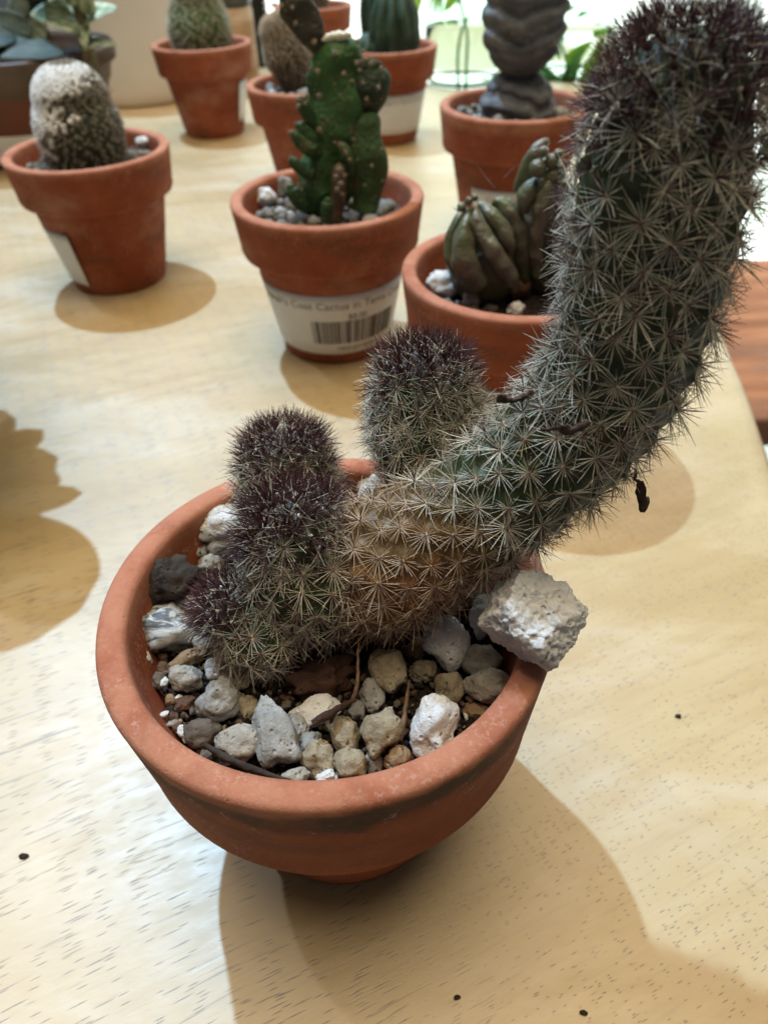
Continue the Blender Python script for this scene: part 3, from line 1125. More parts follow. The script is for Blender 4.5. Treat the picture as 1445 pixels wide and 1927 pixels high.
# the biggest white rock, bridging the rim on the right
p = onz(1003, 1170, .0925)
s_ = ppm(p)
k_ = 100 / s_
V, F = rock_geo(411, k_, k_ * .95, k_ * 1.02, 6, 7, .07, .014, 0,
                (((.10, -.25, .95), .74), ((-.55, -.62, -.42), .62), ((1, -.25, -.05), .84), ((-.8, .35, .45), .80), ((.72, -.55, -.5), .78), ((.2, 1, .25), .72), ((-.85, -.35, .30), .84), ((.65, .35, .65), .84), ((0, .1, -1), .64), ((.5, -.8, .3), .84)))
Mx = Matrix.Identity(3)
V2 = []
for v in V:
    q = Vector(v)
    c = q.normalized()
    lump = noise.voronoi(q * 520)[0][0]
    q = q + c * (.0010 * (.45 - lump) + .0005 * noise.noise(q * 1400))
    V2.append(Mx @ q)
o = link('stone', mesh('stone', V2, F, MT['pumice']), None, p)
tag(o, 'biggest white pumice rock resting across the right rim of the nearest pot', 'stone', SG)

# twigs and bark strips
def twig(rows, label, mat='twig', cat='twig', nu=7, flat=1.0):
    pts = []
    for x, y, z, r in rows:
        q = onz(x, y, z)
        pts.append((*q, r / ppm(q)))
    o0 = Vector(pts[len(pts) // 2][:3])
    V, F = tube([(a - o0.x, b - o0.y, c - o0.z, r) for a, b, c, r in pts], nu, len(pts) * 6, flat)
    V = [v + Vector((noise.noise(v * 500), noise.noise(v * 500 + Vector((9, 0, 0))), 0)) * .0003 for v in V]
    o = link('twig', mesh('twig', V, F, MT[mat]), None, o0)
    return tag(o, label, cat)


twig([(676, 1198, .082, 2.5), (673, 1245, .079, 3), (672, 1290, .077, 3.5), (664, 1318, .075, 4)], 'thin upright brown twig in the gravel under the cactus')
twig([(668, 1316, .0755, 4), (640, 1332, .076, 7), (612, 1348, .0765, 9), (588, 1362, .076, 7)], 'thick dark broken stick lying across the flat white stone', 'bark_red')
twig([(770, 1282, .074, 5), (764, 1320, .074, 8), (757, 1370, .074, 9), (754, 1395, .073, 5)], 'brown bark splinter left of the big white sparkling stone', 'twig', 'twig', 8, .5)
twig([(385, 1402, .073, 6), (430, 1428, .074, 12), (480, 1450, .075, 12), (545, 1468, .0755, 5)], 'dark bark strip lying along the front left inner rim', 'bark', 'bark strip', 8, .6)

# crumbs of bark, perlite and soil between the stones: too many and too small to count
rnd = random.Random(77)
V, F, MI = [], [], []
BASES = [rock_geo(900 + i, 1, rnd.uniform(.5, 1), rnd.uniform(.35, .8), 1, 5, .2, .05) for i in range(8)]
cm = ['soil', 'chip', 'bark', 'clod', 'tan_stone', 'white_stone']
for i in range(3600):
    a = rnd.uniform(0, 6.283)
    rr = .0405 * math.sqrt(rnd.random())
    b = rnd.choice(BASES)
    left = math.cos(a) * rr < -.018
    s = rnd.uniform(.0004, .0015) * (1.15 if left else 1)
    q = Matrix.Rotation(rnd.uniform(0, 6.28), 3, 'Z') @ Matrix.Rotation(rnd.gauss(0, .5), 3, 'X')
    c = Vector((rr * math.cos(a), rr * math.sin(a), rnd.uniform(-.0005, .0034)))
    n0 = len(V)
    V.extend(q @ (Vector(v) * s) + c for v in b[0])
    F.extend(tuple(n0 + k for k in f) for f in b[1])
    k = rnd.choices(range(6), (6, 3 if left else 1.5, 3, 2.5, .8, .5 if left else .25))[0]
    MI.extend([k] * len(b[1]))
o = link('soil_crumbs', mesh('soil_crumbs', V, F, [MT[m] for m in cm], False, MI), None, (PA[0], PA[1], SZA))
tag(o, 'dark crumbs of bark and perlite scattered between the stones of the nearest pot', 'crumbs', kind='stuff')

# crumbs on the table
for x, y, s, lab in ((46, 1612, 9, 'dark soil crumb on the table at the lower left'), (1275, 1349, 7, 'dark soil crumb on the table right of the nearest pot'),
                     (1097, 1906, 8, 'dark crumb on the table at the bottom edge, right of centre'), (860, 1878, 7, 'dark crumb on the table at the bottom edge inside the shadow')):
    q = onz(x, y, .0)
    r = s / ppm(q)
    V, F = rock_geo(x, r, r * .6, r * .5, 2, 5, .3, .1)
    tag(link('soil_crumb', mesh('soil_crumb', V, F, MT['bark']), None, q + Vector((0, 0, r * .35))), lab, 'crumb')


# ------------------------------------------------------------------ gravel of the other pots
PEB = {}
for m in ('white_stone', 'pale_stone', 'grey_stone', 'tan_stone', 'clod', 'brown_stone'):
    PEB[m] = []
    for i in range(4):
        V, F = rock_geo(len(m) * 31 + i * 13, 1, .8, .7, 2, 8, .14, .04)
        PEB[m].append(mesh('pebble', V, F, MT[m]))


def gravel(P, z, n, hole, mats, lab, grp, seed, smin=.0022, smax=.0048, cx=0, cy=0):
    rnd = random.Random(seed)
    put = []
    tries = 0
    while len(put) < n and tries < 6000:
        tries += 1
        a = rnd.uniform(0, 6.283)
        r = .0385 * P[2] * math.sqrt(rnd.random())
        s = rnd.uniform(smin, smax)
        x, y = r * math.cos(a), r * math.sin(a)
        if math.hypot(x - cx, y - cy) < hole + s * .6 or r + s > .0405 * P[2]:
            continue
        if any(math.hypot(x - q[0], y - q[1]) < (s + q[2]) * .78 for q in put):
            continue
        put.append((x, y, s))
        m = rnd.choices(list(mats), list(mats.values()))[0]
        o = bpy.data.objects.new('pebble', rnd.choice(PEB[m]))
        C.objects.link(o)
        o.location = (P[0] + x, P[1] + y, z + s * rnd.uniform(.25, .55))
        o.rotation_euler = (rnd.gauss(0, .4), rnd.gauss(0, .4), rnd.uniform(0, 6.28))
        o.scale = (s, s, s)
        tag(o, lab, 'pebble', grp)


gravel(PC, SOILZ['C'], 75, .012, dict(pale_stone=4, tan_stone=3, grey_stone=3, white_stone=2, clod=1), 'small pebble on the soil around the green pad cactus', 'pebbles around the pad cactus', 1, .002, .0056)
gravel(PL, SOILZ['L'], 50, .024, dict(pale_stone=3, tan_stone=3, clod=2, white_stone=.7), 'small pebble on the soil around the white crowned ball cactus', 'pebbles around the ball cactus', 2, .0015, .004)
gravel(PU, SOILZ['U'], 26, .021, dict(pale_stone=3, brown_stone=2, clod=2, white_stone=1), 'small pebble on the soil around the round green cactus', 'pebbles around the round green cactus', 3, .002, .004)
gravel(PRR, SOILZ['R'], 75, .021, dict(pale_stone=3, tan_stone=2, grey_stone=3, white_stone=2.5, clod=1.5), 'small pebble on the soil around the grey segmented cactus', 'pebbles around the segmented cactus', 4, .002, .0055)
gravel(PF, SOILZ['F'], 36, .021, dict(pale_stone=3, white_stone=3, tan_stone=2), 'small pebble on the soil around the ribbed dark green cactus', 'pebbles around the ribbed cactus', 5, .0025, .0055)
gravel(PB, SOILZ['B'], 60, .017, dict(pale_stone=2, white_stone=2, grey_stone=2, clod=3, brown_stone=1), 'small pebble on the soil around the olive crested cactus', 'pebbles around the crested cactus', 6, .0016, .0042, .006, .004)
gravel(PS, SOILZ['S'], 26, .016, dict(white_stone=5, pale_stone=3, grey_stone=1), 'pale pebble on the soil around the grey fuzzy cactus', 'pebbles around the fuzzy cactus', 7, .004, .0085)


def stone_at(x, y, z, w_, h_, m, lab, seed, cat='stone'):
    q = onz(x, y, z)
    s = ppm(q)
    V, F = rock_geo(seed, w_ / 2 / s, min(w_, h_) / 2 / s, h_ / 2 / s, 4, 9, .12, .04)
    return tag(link('stone', mesh('stone', V, F, MT[m]), None, q), lab, cat)


stone_at(838, 535, SOILZ['B'] + .004, 70, 56, 'white_stone', 'big crumbly white stone left of the olive crested cactus', 31)
stone_at(885, 565, SOILZ['B'] + .003, 40, 30, 'grey_stone', 'dark grey and white stone under the olive crested cactus', 32)
stone_at(972, 582, SOILZ['B'] + .003, 36, 26, 'white_stone', 'white stone at the front rim below the olive crested cactus', 33)
stone_at(500, 372, SOILZ['C'] + .005, 44, 34, 'white_stone', 'crumbly white stone at the left in the pad cactus pot', 34)
stone_at(466, 380, SOILZ['C'] + .004, 34, 26, 'white_stone', 'white stone touching the left inner rim of the pad cactus pot', 35)
stone_at(535, 352, SOILZ['C'] + .006, 34, 40, 'grey_stone', 'grey stone leaning on the left foot of the pad cactus', 36)
stone_at(272, 268, SOILZ['L'] + .004, 36, 22, 'white_stone', 'shiny white stone right of the white crowned ball cactus', 37)
stone_at(962, 210, SOILZ['R'] + .004, 28, 28, 'white_stone', 'pointed white stone in front of the grey segmented cactus', 38)
stone_at(1056, 211, SOILZ['R'] + .003, 26, 18, 'white_stone', 'white stone right of the grey segmented cactus', 39)
o = stone_at(975, 538, SOILZ['B'] + .006, 44, 50, 'chip', 'brown knobbly dry root lump at the foot of the crested cactus', 40, 'root')
o.name = 'dry_root'


# ------------------------------------------------------------------ ball cactus with woolly crown (left pot)
def small_cactus(name, label, P, z, pts, spacing, bump, tint, slen, pick, seed, nu=64, nv=60):
    o0 = Vector((P[0], P[1], z))
    t = empty(name, o0, label, 'cactus')
    V, F, col, ar = stem_mesh(tip(pts), spacing, bump, nu, nv, tint, seed)
    me = mesh('body', [v - o0 for v in V], F, MT['skin'])
    set_tint(me, col)
    body = link('body', me, t)
    rnd = random.Random(seed)
    items = []
    for p, nr, tg, s in ar:
        kind, k, lean = pick(p, nr, s, rnd)
        if kind is None:
            continue
        n2 = (nr + tg * lean + Vector((rnd.gauss(0, .1), rnd.gauss(0, .1), rnd.gauss(0, .1)))).normalized()
        items.append((Matrix.Translation(p) @ orient(n2, rnd.uniform(0, 6.28)) @ Matrix.Scale(slen * k, 4), kind, rnd.randrange(len(CL[kind]))))
    join_clusters('spines', items, Matrix.Translation(-o0), body)
    return t, body, ar


def mk_kind(kind, mats, geos):
    CL[kind] = [(g, None, mats) for g in geos]
    for m in mats:
        if m not in ALLM:
            ALLM.append(m)


def tuft_geo(seed, nr, nd, elo, ehi, thick, wool):
    rnd = random.Random(seed)
    V, F, MI = [], [], []
    S, SF = ico(1)
    for v in S:
        V.append(Vector((v.x * wool, v.y * wool, v.z * wool * .8)))
    for f in SF:
        F.append(f)
        MI.append(2)
    for i in range(nr + nd):
        a = rnd.uniform(0, 6.283)
        e = R(rnd.uniform(elo, ehi))
        d = Vector((math.cos(a) * math.cos(e), math.sin(a) * math.cos(e), math.sin(e)))
        spine(V, F, MI, d * .05, d, rnd.uniform(.7, 1.1), thick, 0 if i < nr else 1, rnd.uniform(-.1, .1))
    return V, F, MI


mk_kind('tan_tuft', ('sp_cream', 'sp_brown', 'wool'), [tuft_geo(i, 9, 6, 15, 75, .05, .16) for i in range(5)])
mk_kind('white_tuft', ('sp_white', 'sp_brown', 'wool_white'), [tuft_geo(20 + i, 14, 1, 5, 60, .075, .72) for i in range(5)])
mk_kind('green_tuft', ('sp_cream', 'sp_gold', 'wool_white'), [tuft_geo(40 + i, 9, 4, 15, 70, .045, .16) for i in range(5)])
mk_kind('fuzz', ('sp_gold', 'sp_cream', 'wool'), [tuft_geo(60 + i, 12, 8, 10, 80, .035, .1) for i in range(5)])

q0 = at(166, 300, PL[1])
q1 = at(146, 128, PL[1])
axis = [(Vector((q0.x, PL[1], SOILZ['L'] - .006)), .018), (Vector((q0.x, PL[1], SOILZ['L'] + .008)), .0228), (Vector((q0.x, PL[1], SOILZ['L'] + .024)), .0240), (Vector((q0.x, PL[1], SOILZ['L'] + .040)), .0228), (Vector((q0.x, PL[1], SOILZ['L'] + .0545)), .020)]


def pick_ball(p, nr, s, rnd):
    if p.z < SOILZ['L']:
        return None, 1, 0
    side = -nr.x * .7 + nr.z * 1.0
    if s < .0012:
        return 'tan_tuft', .9, .3
    if side > .28 + rnd.uniform(-.35, .35) and s < .045:
        return 'white_tuft', 1.05, .1
    return 'tan_tuft', 1.0, .2


ball, bbody, _ = small_cactus('ball_cactus', 'ball shaped cactus with white woolly crown in the left pot', PL, SOILZ['L'], axis, .0036, .0011,
                              lambda q, s: (.055, .075, .045), .0024, pick_ball, 5, 90, 90)
# a few long dark bristles on its right shoulder
V, F, MI = [], [], []
rnd = random.Random(3)
o0 = Vector((PL[0], PL[1], SOILZ['L']))
for i in range(16):
    zz = SOILZ['L'] + rnd.uniform(.012, .048)
    b = Vector((q0.x + .0215 - max(0, (zz - SOILZ['L'] - .035)) * .5, PL[1] + rnd.uniform(-.008, .004), zz)) - o0
    spine(V, F, MI, b, Vector((1, rnd.uniform(-.4, .2), rnd.uniform(.3, 1.1))), rnd.uniform(.004, .008), .00025, 0, .1)
link('bristles', mesh('bristles', V, F, MT['sp_brown']), ball)['kind'] = 'stuff'

# round green cactus
q0 = at(380, 80, PU[1])
axis = [(Vector((q0.x, PU[1], SOILZ['U'] - .006)), .022), (Vector((q0.x, PU[1], SOILZ['U'] + .006)), .0275), (Vector((q0.x, PU[1], SOILZ['U'] + .026)), .0295), (Vector((q0.x, PU[1], SOILZ['U'] + .048)), .0275), (Vector((q0.x, PU[1], SOILZ['U'] + .066)), .022)]
small_cactus('round_cactus', 'round bright green cactus with pale tufts in front of cream planter', PU, SOILZ['U'], axis, .0046, .0017,
             lambda q, s: (.085, .15, .045), .0030, lambda p, nr, s, r: ('green_tuft', 1, .2), 8, 72, 70)

# fuzzy grey cactus, two leaning pads
Y = PS[1]
pts = [(at(562, 165, Y), .008), (at(552, 140, Y), .013), (at(540, 100, Y), .0175), (at(524, 60, Y), .0175), (at(512, 26, Y), .013)]
fz, fb, _ = small_cactus('fuzzy_cactus', 'grey brown fuzzy oval cactus leaning left behind the pad cactus', PS, SOILZ['S'], pts, .0030, .0007,
                         lambda q, s: (.10, .085, .065), .0022, lambda p, nr, s, r: ('fuzz', 1, .2), 9, 56, 50)
o0 = Vector((PS[0], PS[1], SOILZ['S']))
pts2 = [(at(585, 170, Y + .012), .008), (at(580, 130, Y + .012), .012), (at(572, 95, Y + .012), .0125), (at(562, 60, Y + .012), .009)]
V, F, col, ar = stem_mesh(tip(pts2), .003, .0007, 48, 40, lambda q, s: (.11, .085, .07), 4)
me = mesh('side_pad', [v - o0 for v in V], F, MT['skin'])
set_tint(me, col)
sp_ = link('side_pad', me, fz)
join_clusters('spines', [(Matrix.Translation(p) @ orient(nr, i) @ Matrix.Scale(.0022, 4), 'fuzz', i % 5) for i, (p, nr, t_, s) in enumerate(ar)], Matrix.Translation(-o0), sp_)

# fuzzy cactus in the farthest pot
PX = (far.x - .03, 1.12, 1.0)
axis = [(Vector((PX[0] - .006, PX[1], SOILZ['X'] - .005)), .02), (Vector((PX[0] - .006, PX[1], SOILZ['X'] + .02)), .026), (Vector((PX[0] - .008, PX[1], SOILZ['X'] + .05)), .026), (Vector((PX[0] - .008, PX[1], SOILZ['X'] + .085)), .02)]
small_cactus('fuzzy_cactus', 'brown fuzzy cactus in the farthest pot at the top edge', PX, SOILZ['X'], axis, .0042, .001,
             lambda q, s: (.12, .10, .06), .0030, lambda p, nr, s, r: ('fuzz', 1, .2), 12, 48, 40)


# ------------------------------------------------------------------ pad cactus (green, smooth)
def pad_skin():
    n = N('pad_skin')
    c = n.attr('tint')['Color']
    f = n.noise(160, 5, .65)
    col = n.mix(n.ramp(f, .4, .75, 0, .5), c, (.03, .06, .022))
    col = n.mix(n.ramp(n.noise(420, 4, .6, n.map(loc=(1, 1, 1))), .64, .74, 0, .6), col, (.22, .25, .14))
    cork = n.ramp(n.noise(95, 6, .7, n.map(loc=(3, 2, 1))), .56, .66, 0, .65)
    col = n.mix(cork, col, (.17, .125, .07))
    col = n.mix(n.ramp(n.voro(260), .16, .08, 0, .7), col, (.30, .27, .17))
    n.set(Base_Color=col, Roughness=.55, Specular_IOR_Level=.35)
    n.bump(n.math('ADD', n.noise(130, 5, .65), n.noise(420, 4)), .7, .002)
    return n.m


MT['pad'] = pad_skin()
MT['scab'] = plain('scab', (.36, .29, .20), .95, .35, 500, .5)
o0 = Vector((PC[0], PC[1], SOILZ['C']))
padc = empty('pad_cactus', o0, 'smooth green pad cactus with stubby side pads in the barcode labelled pot', 'cactus')
_g = tuft_geo(5, 16, 6, -10, 80, .10, .62)
areole_mesh = mesh('areole', [Vector((v.x, -v.z, v.y)) for v in _g[0]], _g[1], [MT['scab'], MT['sp_brown'], MT['scab']], False, _g[2])


def pad(name, rows, flat, tint, ars, seed, label=None, lump=.0020, nu=40, nv=46):
    pts = tip(px_path(rows), 6)
    V, F = tube([(*p, r) for p, r in pts], nu, nv, flat)
    V2, col = [], []
    for v in V:
        k = noise.noise(v * 70 + Vector((seed, 0, 0)))
        V2.append(v + Vector((k, noise.noise(v * 70 + Vector((0, seed, 5))), 0)) * lump * 2 - o0)
        col.append((tint[0] * (1 + .35 * k), tint[1] * (1 + .35 * k), tint[2] * (1 + .3 * k), 1))
    me = mesh(name, V2, F, MT['pad'])
    set_tint(me, col)
    o = link(name, me, padc)
    if label:
        o['label'] = label
    for x, y, Y_, s in ars:
        a = bpy.data.objects.new('areole', areole_mesh)
        C.objects.link(a)
        a.parent = o
        q = at(x, y, Y_)
        a.location = q - o0
        k = s * 1.0 / ppm(q)
        a.scale = (k, k * .8, k)
        a.rotation_euler = (.3 * math.sin(x), x * y, .3 * math.cos(y))
    return o


Y = PC[1]
G1, G2, GD = (.040, .105, .030), (.062, .128, .045), (.016, .032, .015)
f_ = Y - .0085
pad('pad', [(600, 405, Y, 34), (612, 350, Y, 52), (628, 280, Y, 56), (632, 200, Y, 54), (634, 120, Y, 56), (634, 62, Y, 50)], .62, G1,
    [(592, 78, f_, 8), (630, 100, f_, 8), (672, 78, f_ + .004, 7), (598, 134, f_, 8), (648, 138, f_, 7), (672, 118, f_ + .003, 8), (600, 180, f_, 8), (582, 130, f_ + .003, 7), (645, 186, f_, 5), (618, 228, f_, 7), (602, 244, f_, 9), (664, 180, f_ + .003, 7), (578, 180, f_ + .003, 7), (662, 152, f_ + .002, 6), (600, 310, f_, 5), (572, 332, f_, 5), (684, 96, f_ + .006, 7)], 1, 'bright green upright pad with torn pale top edge')
pad('pad', [(686, 395, Y - .004, 24), (690, 350, Y - .004, 36), (692, 290, Y - .004, 38), (694, 240, Y - .004, 36), (696, 208, Y - .004, 32)], .6, G2,
    [(666, 262, Y - .0115, 5), (700, 312, Y - .0125, 5), (672, 300, Y - .0115, 4), (686, 348, Y - .012, 4), (718, 280, Y - .0105, 5), (720, 340, Y - .009, 4)], 2)
pad('pad', [(692, 212, Y - .002, 18), (694, 185, Y - .002, 28), (694, 150, Y - .002, 30), (690, 108, Y - .002, 22)], .6, GD,
    [(682, 156, Y - .0095, 6), (712, 165, Y - .008, 7), (690, 186, Y - .0095, 6), (718, 128, Y - .006, 7), (686, 112, Y - .007, 9), (700, 118, Y - .007, 8), (722, 150, Y - .004, 6), (676, 132, Y - .009, 6)], 3, 'small dark pad with withered brown top')
pad('pad', [(618, 104, Y, 16), (602, 78, Y, 21), (578, 42, Y, 28), (556, 10, Y, 32), (535, -30, Y, 26)], .55, (.045, .036, .026),
    [(556, 44, Y - .0065, 7), (550, 14, Y - .0065, 6), (530, 10, Y - .006, 6)], 4, 'dark brown withered pad leaning left off the top')
for k, (rows, ars) in enumerate((
        ([(592, 232, Y - .006, 12), (580, 214, Y - .007, 14), (570, 196, Y - .008, 13), (566, 180, Y - .008, 11)], [(566, 184, Y - .012, 8), (562, 198, Y - .012, 7), (574, 194, Y - .0125, 6)]),
        ([(598, 290, Y - .006, 18), (582, 262, Y - .007, 18), (566, 240, Y - .008, 13), (556, 234, Y - .008, 9)], [(556, 232, Y - .010, 6)]),
        ([(590, 285, Y - .010, 14), (570, 272, Y - .0105, 13), (556, 256, Y - .011, 10), (546, 246, Y - .011, 6)], [(547, 248, Y - .013, 6)]),
        ([(588, 330, Y - .010, 12), (568, 318, Y - .0105, 12), (552, 304, Y - .011, 10), (546, 294, Y - .011, 7)], [(548, 296, Y - .013, 5)]),
        ([(574, 392, Y - .010, 12), (562, 376, Y - .010, 16), (550, 358, Y - .010, 14), (545, 345, Y - .010, 9)], [(560, 346, Y - .013, 5), (568, 355, Y - .014, 4)]),
        ([(612, 415, Y - .018, 10), (616, 388, Y - .018, 13), (618, 370, Y - .018, 8)], []),
        ([(632, 414, Y - .018, 13), (636, 375, Y - .017, 14), (638, 330, Y - .016, 14), (638, 306, Y - .016, 10)], [(640, 318, Y - .0215, 8), (632, 332, Y - .021, 7), (642, 345, Y - .0215, 8), (634, 356, Y - .0215, 8), (644, 365, Y - .0215, 6), (648, 330, Y - .020, 6)]),
        ([(655, 330, Y - .011, 12), (652, 300, Y - .011, 15), (646, 280, Y - .011, 12), (640, 268, Y - .011, 9)], [(640, 272, Y - .0145, 9), (650, 286, Y - .015, 8), (658, 300, Y - .0145, 6), (630, 268, Y - .013, 4)]))):
    brown = k == 6
    pad('stub_pad', rows, .7, (.10, .062, .042) if brown else (.036, .088, .026), ars, 10 + k, 'dried purplish brown stub in front' if brown else None, .0003, 20, 22)
# torn pale scar on top of the tall pad
V, F = tube([(*(at(x, y, Y - .003)), r / 3650) for x, y, r in ((606, 76, 3), (620, 70, 6), (638, 68, 7), (653, 66, 5), (662, 66, 3))], 8, 22, .9)
link('scar', mesh('scar', [v - o0 + Vector((0, 0, 1)) * .0008 * noise.noise(v * 600) for v in V], F, plain('scar', (.72, .68, .55), .9, .2, 500, .4)), padc)
# long pale spines at the top left
V, F, MI = [], [], []
for dx, dy in ((-30, -4), (-28, 8), (-24, -14), (-26, 2), (-18, 12)):
    a, b = at(522, 8, Y - .006), at(522 + dx, 8 + dy, Y - .006)
    spine(V, F, MI, a - o0, b - a, (b - a).length, .00022, 0, .05)
link('spines', mesh('spines', V, F, MT['sp_cream']), padc)

# ------------------------------------------------------------------ crested olive cactus (right, behind the leaning one)
def olive():
    n = N('olive_skin')
    f = n.noise(110, 5, .6)
    z = n.noise(45, 3, .5, n.map(loc=(2, 0, 0)))
    col = n.mix(n.ramp(z, .35, .65), (.075, .095, .038), (.125, .105, .080))
    col = n.mix(n.ramp(f, .55, .75, 0, .5), col, (.19, .18, .11))
    n.set(Base_Color=col, Roughness=.36, Specular_IOR_Level=.55)
    n.bump(n.math('ADD', n.noise(160, 5, .65), n.noise(600, 4)), .5, .0012)
    return n.m


MT['olive'] = olive()
Y = PB[1]
o0 = Vector((PB[0], PB[1], SOILZ['B']))
cr = empty('crested_cactus', o0, 'lumpy olive green crested cactus with thick wavy ribs behind the leaning cactus', 'cactus')


def lobe(name, rows, nu=18, flat=.9, rough=.0010):
    pts = px_path(rows)
    A = [(*p, r) for p, r in pts]
    V, F = tube(A, nu, len(A) * 7, flat)
    V = [v + Vector((noise.noise(v * 190), noise.noise(v * 190 + Vector((4, 4, 4))), noise.noise(v * 190 - Vector((4, 1, 9))))) * rough - o0 for v in V]
    return link(name, mesh(name, V, F, MT['olive']), cr)


lobe('body', [(935, 560, Y + .004, 30), (920, 525, Y + .003, 62), (905, 475, Y + .002, 66), (892, 430, Y + .002, 44), (886, 405, Y + .002, 22), (884, 396, Y + .002, 4)], 28)
lobe('body', [(1030, 560, Y + .010, 26), (1025, 500, Y + .010, 50), (1020, 430, Y + .010, 58), (1025, 360, Y + .010, 44), (1035, 310, Y + .010, 26), (1038, 290, Y + .010, 5)], 28)
f1 = Y - .013
for rows in (
        [(968, 535, f1 + .001, 8), (955, 515, f1 - .001, 17), (930, 478, f1 - .002, 17), (908, 440, f1 + .001, 15), (896, 410, f1 + .004, 12), (890, 392, f1 + .007, 6)],
        [(962, 478, f1 + .001, 6), (955, 455, f1 + .001, 14), (940, 425, f1 + .003, 16), (918, 398, f1 + .006, 12), (900, 386, f1 + .009, 6)],
        [(900, 535, f1 + .000, 20), (880, 505, f1 - .001, 26), (870, 465, f1 + .000, 22), (876, 425, f1 + .003, 14), (880, 396, f1 + .008, 7)],
        [(868, 520, f1 + .005, 12), (850, 488, f1 + .006, 14), (848, 455, f1 + .008, 13), (858, 420, f1 + .010, 11), (870, 398, f1 + .012, 6)],
        [(985, 520, f1 + .010, 10), (985, 480, f1 + .009, 20), (972, 430, f1 + .009, 22), (950, 395, f1 + .010, 20), (930, 378, f1 + .012, 10)],
        [(1012, 520, f1 + .006, 8), (1008, 480, f1 + .005, 12), (1010, 430, f1 + .004, 13), (1022, 380, f1 + .004, 14), (1032, 345, f1 + .006, 11), (1040, 325, f1 + .009, 6)],
        [(1056, 500, f1 + .006, 12), (1058, 440, f1 + .005, 18), (1060, 380, f1 + .006, 18), (1055, 340, f1 + .008, 10)],
        [(985, 400, f1 + .008, 10), (992, 370, f1 + .008, 18), (1004, 350, f1 + .009, 16), (1016, 335, f1 + .011, 8)],
        [(975, 360, f1 + .016, 10), (988, 325, f1 + .016, 16), (1005, 295, f1 + .016, 15), (1022, 272, f1 + .017, 10), (1034, 265, f1 + .018, 4)]):
    lobe('rib', rows)
for x, y, r in ((1012, 317, 17), (1038, 303, 14), (1038, 330, 15), (1022, 285, 10), (1050, 290, 10), (882, 378, 8), (868, 390, 9), (893, 372, 7), (1052, 320, 10)):
    q = at(x, y, Y - .006)
    V = [v * (r / ppm(q)) * (1 + .2 * noise.noise(v * 2 + Vector((x, 0, 0)))) + q - o0 for v in ico(2)[0]]
    link('knob', mesh('knob', V, ico(2)[1], MT['olive']), cr)
V, F, MI = [], [], []
for x0, y0, x1, y1 in ((930, 354, 893, 312), (948, 335, 972, 308), (864, 400, 852, 388)):
    a, b = at(x0, y0, Y), at(x1, y1, Y)
    spine(V, F, MI, a - o0, b - a, (b - a).length, .00025, 0, .08)
link('spines', mesh('spines', V, F, MT['sp_brown']), cr)

# ------------------------------------------------------------------ grey segmented cactus
def segskin():
    n = N('segment_skin')
    f = n.noise(60, 5, .6)
    st = n.noise(35, 5, .6, n.map((1, 1, 3.5)))
    col = n.mix(n.ramp(f, .3, .7), (.070, .074, .080), (.135, .140, .146))
    col = n.mix(n.ramp(st, .5, .7, 0, .7), col, (.23, .23, .225))
    col = n.mix(n.ramp(n.voro(150), .12, .06, 0, .8), col, (.42, .41, .39))
    n.set(Base_Color=col, Roughness=.8)
    n.bump(n.noise(280, 5), .5, .001)
    return n.m


MT['seg'] = segskin()
zR = SOILZ['R']
o0 = Vector((PRR[0], PRR[1], zR))
sg = empty('segmented_cactus', o0, 'dark grey cactus of stacked wrinkled segments by the window', 'cactus')


def segment(name, prof, ridges, amp, seed, cx=0):
    V, F = [], []
    nu, nv = 96, 90
    pr = np.array(prof)
    for j in range(nv):
        t = j / (nv - 1)
        z = pr[0, 1] + (pr[-1, 1] - pr[0, 1]) * t
        r0 = np.interp(z, pr[:, 1], pr[:, 0])
        for i in range(nu):
            a = 2 * math.pi * i / nu
            d = Vector((math.cos(a), math.sin(a), 0))
            wave = 2.4 * noise.noise(d * .9 + Vector((seed, 0, z * 8))) + .8 * noise.noise(d * 3 + Vector((seed, 5, z * 20)))
            rd = math.sin(t * ridges * 2 * math.pi + wave * 2.2)
            rd = abs(rd) ** .6 * (1 if rd > 0 else -1)
            r = r0 + amp * rd * min(1, 5 * t, 6 * (1 - t)) + .0006 * noise.noise(d * 7 + Vector((0, 0, z * 150)))
            V.append((cx + r * d.x, r * d.y, z))
    for j in range(nv - 1):
        for i in range(nu):
            k = (i + 1) % nu
            F.append((j * nu + i, j * nu + k, (j + 1) * nu + k, (j + 1) * nu + i))
    F.append(tuple((nv - 1) * nu + i for i in range(nu)))
    F.append(tuple(range(nu))[::-1])
    return link(name, mesh(name, V, F, MT['seg']), sg)


cx = at(972, 200, PRR[1]).x - PRR[0]
segment('segment', [(.020, -.006), (.0245, .004), (.0245, .010), (.0215, .018), (.017, .024), (.012, .0275)], 3.2, .0011, 2, cx)
segment('segment', [(.011, .026), (.017, .031), (.0235, .040), (.0262, .052), (.0262, .066), (.0255, .082), (.021, .096), (.012, .104), (.003, .107)], 6, .0014, 7, cx)

# ------------------------------------------------------------------ dark green ribbed cactus
def ribskin():
    n = N('ribbed_skin')
    col = n.mix(n.ramp(n.noise(70, 5), .35, .7), (.018, .042, .026), (.04, .085, .05))
    n.set(Base_Color=col, Roughness=.55)
    n.bump(n.noise(300, 4), .3, .0008)
    return n.m


MT['rib'] = ribskin()
zF = SOILZ['F']
rc = empty('ribbed_cactus', (PF[0], PF[1], zF), 'dark green deeply ribbed cactus clump in the far labelled pot', 'cactus')


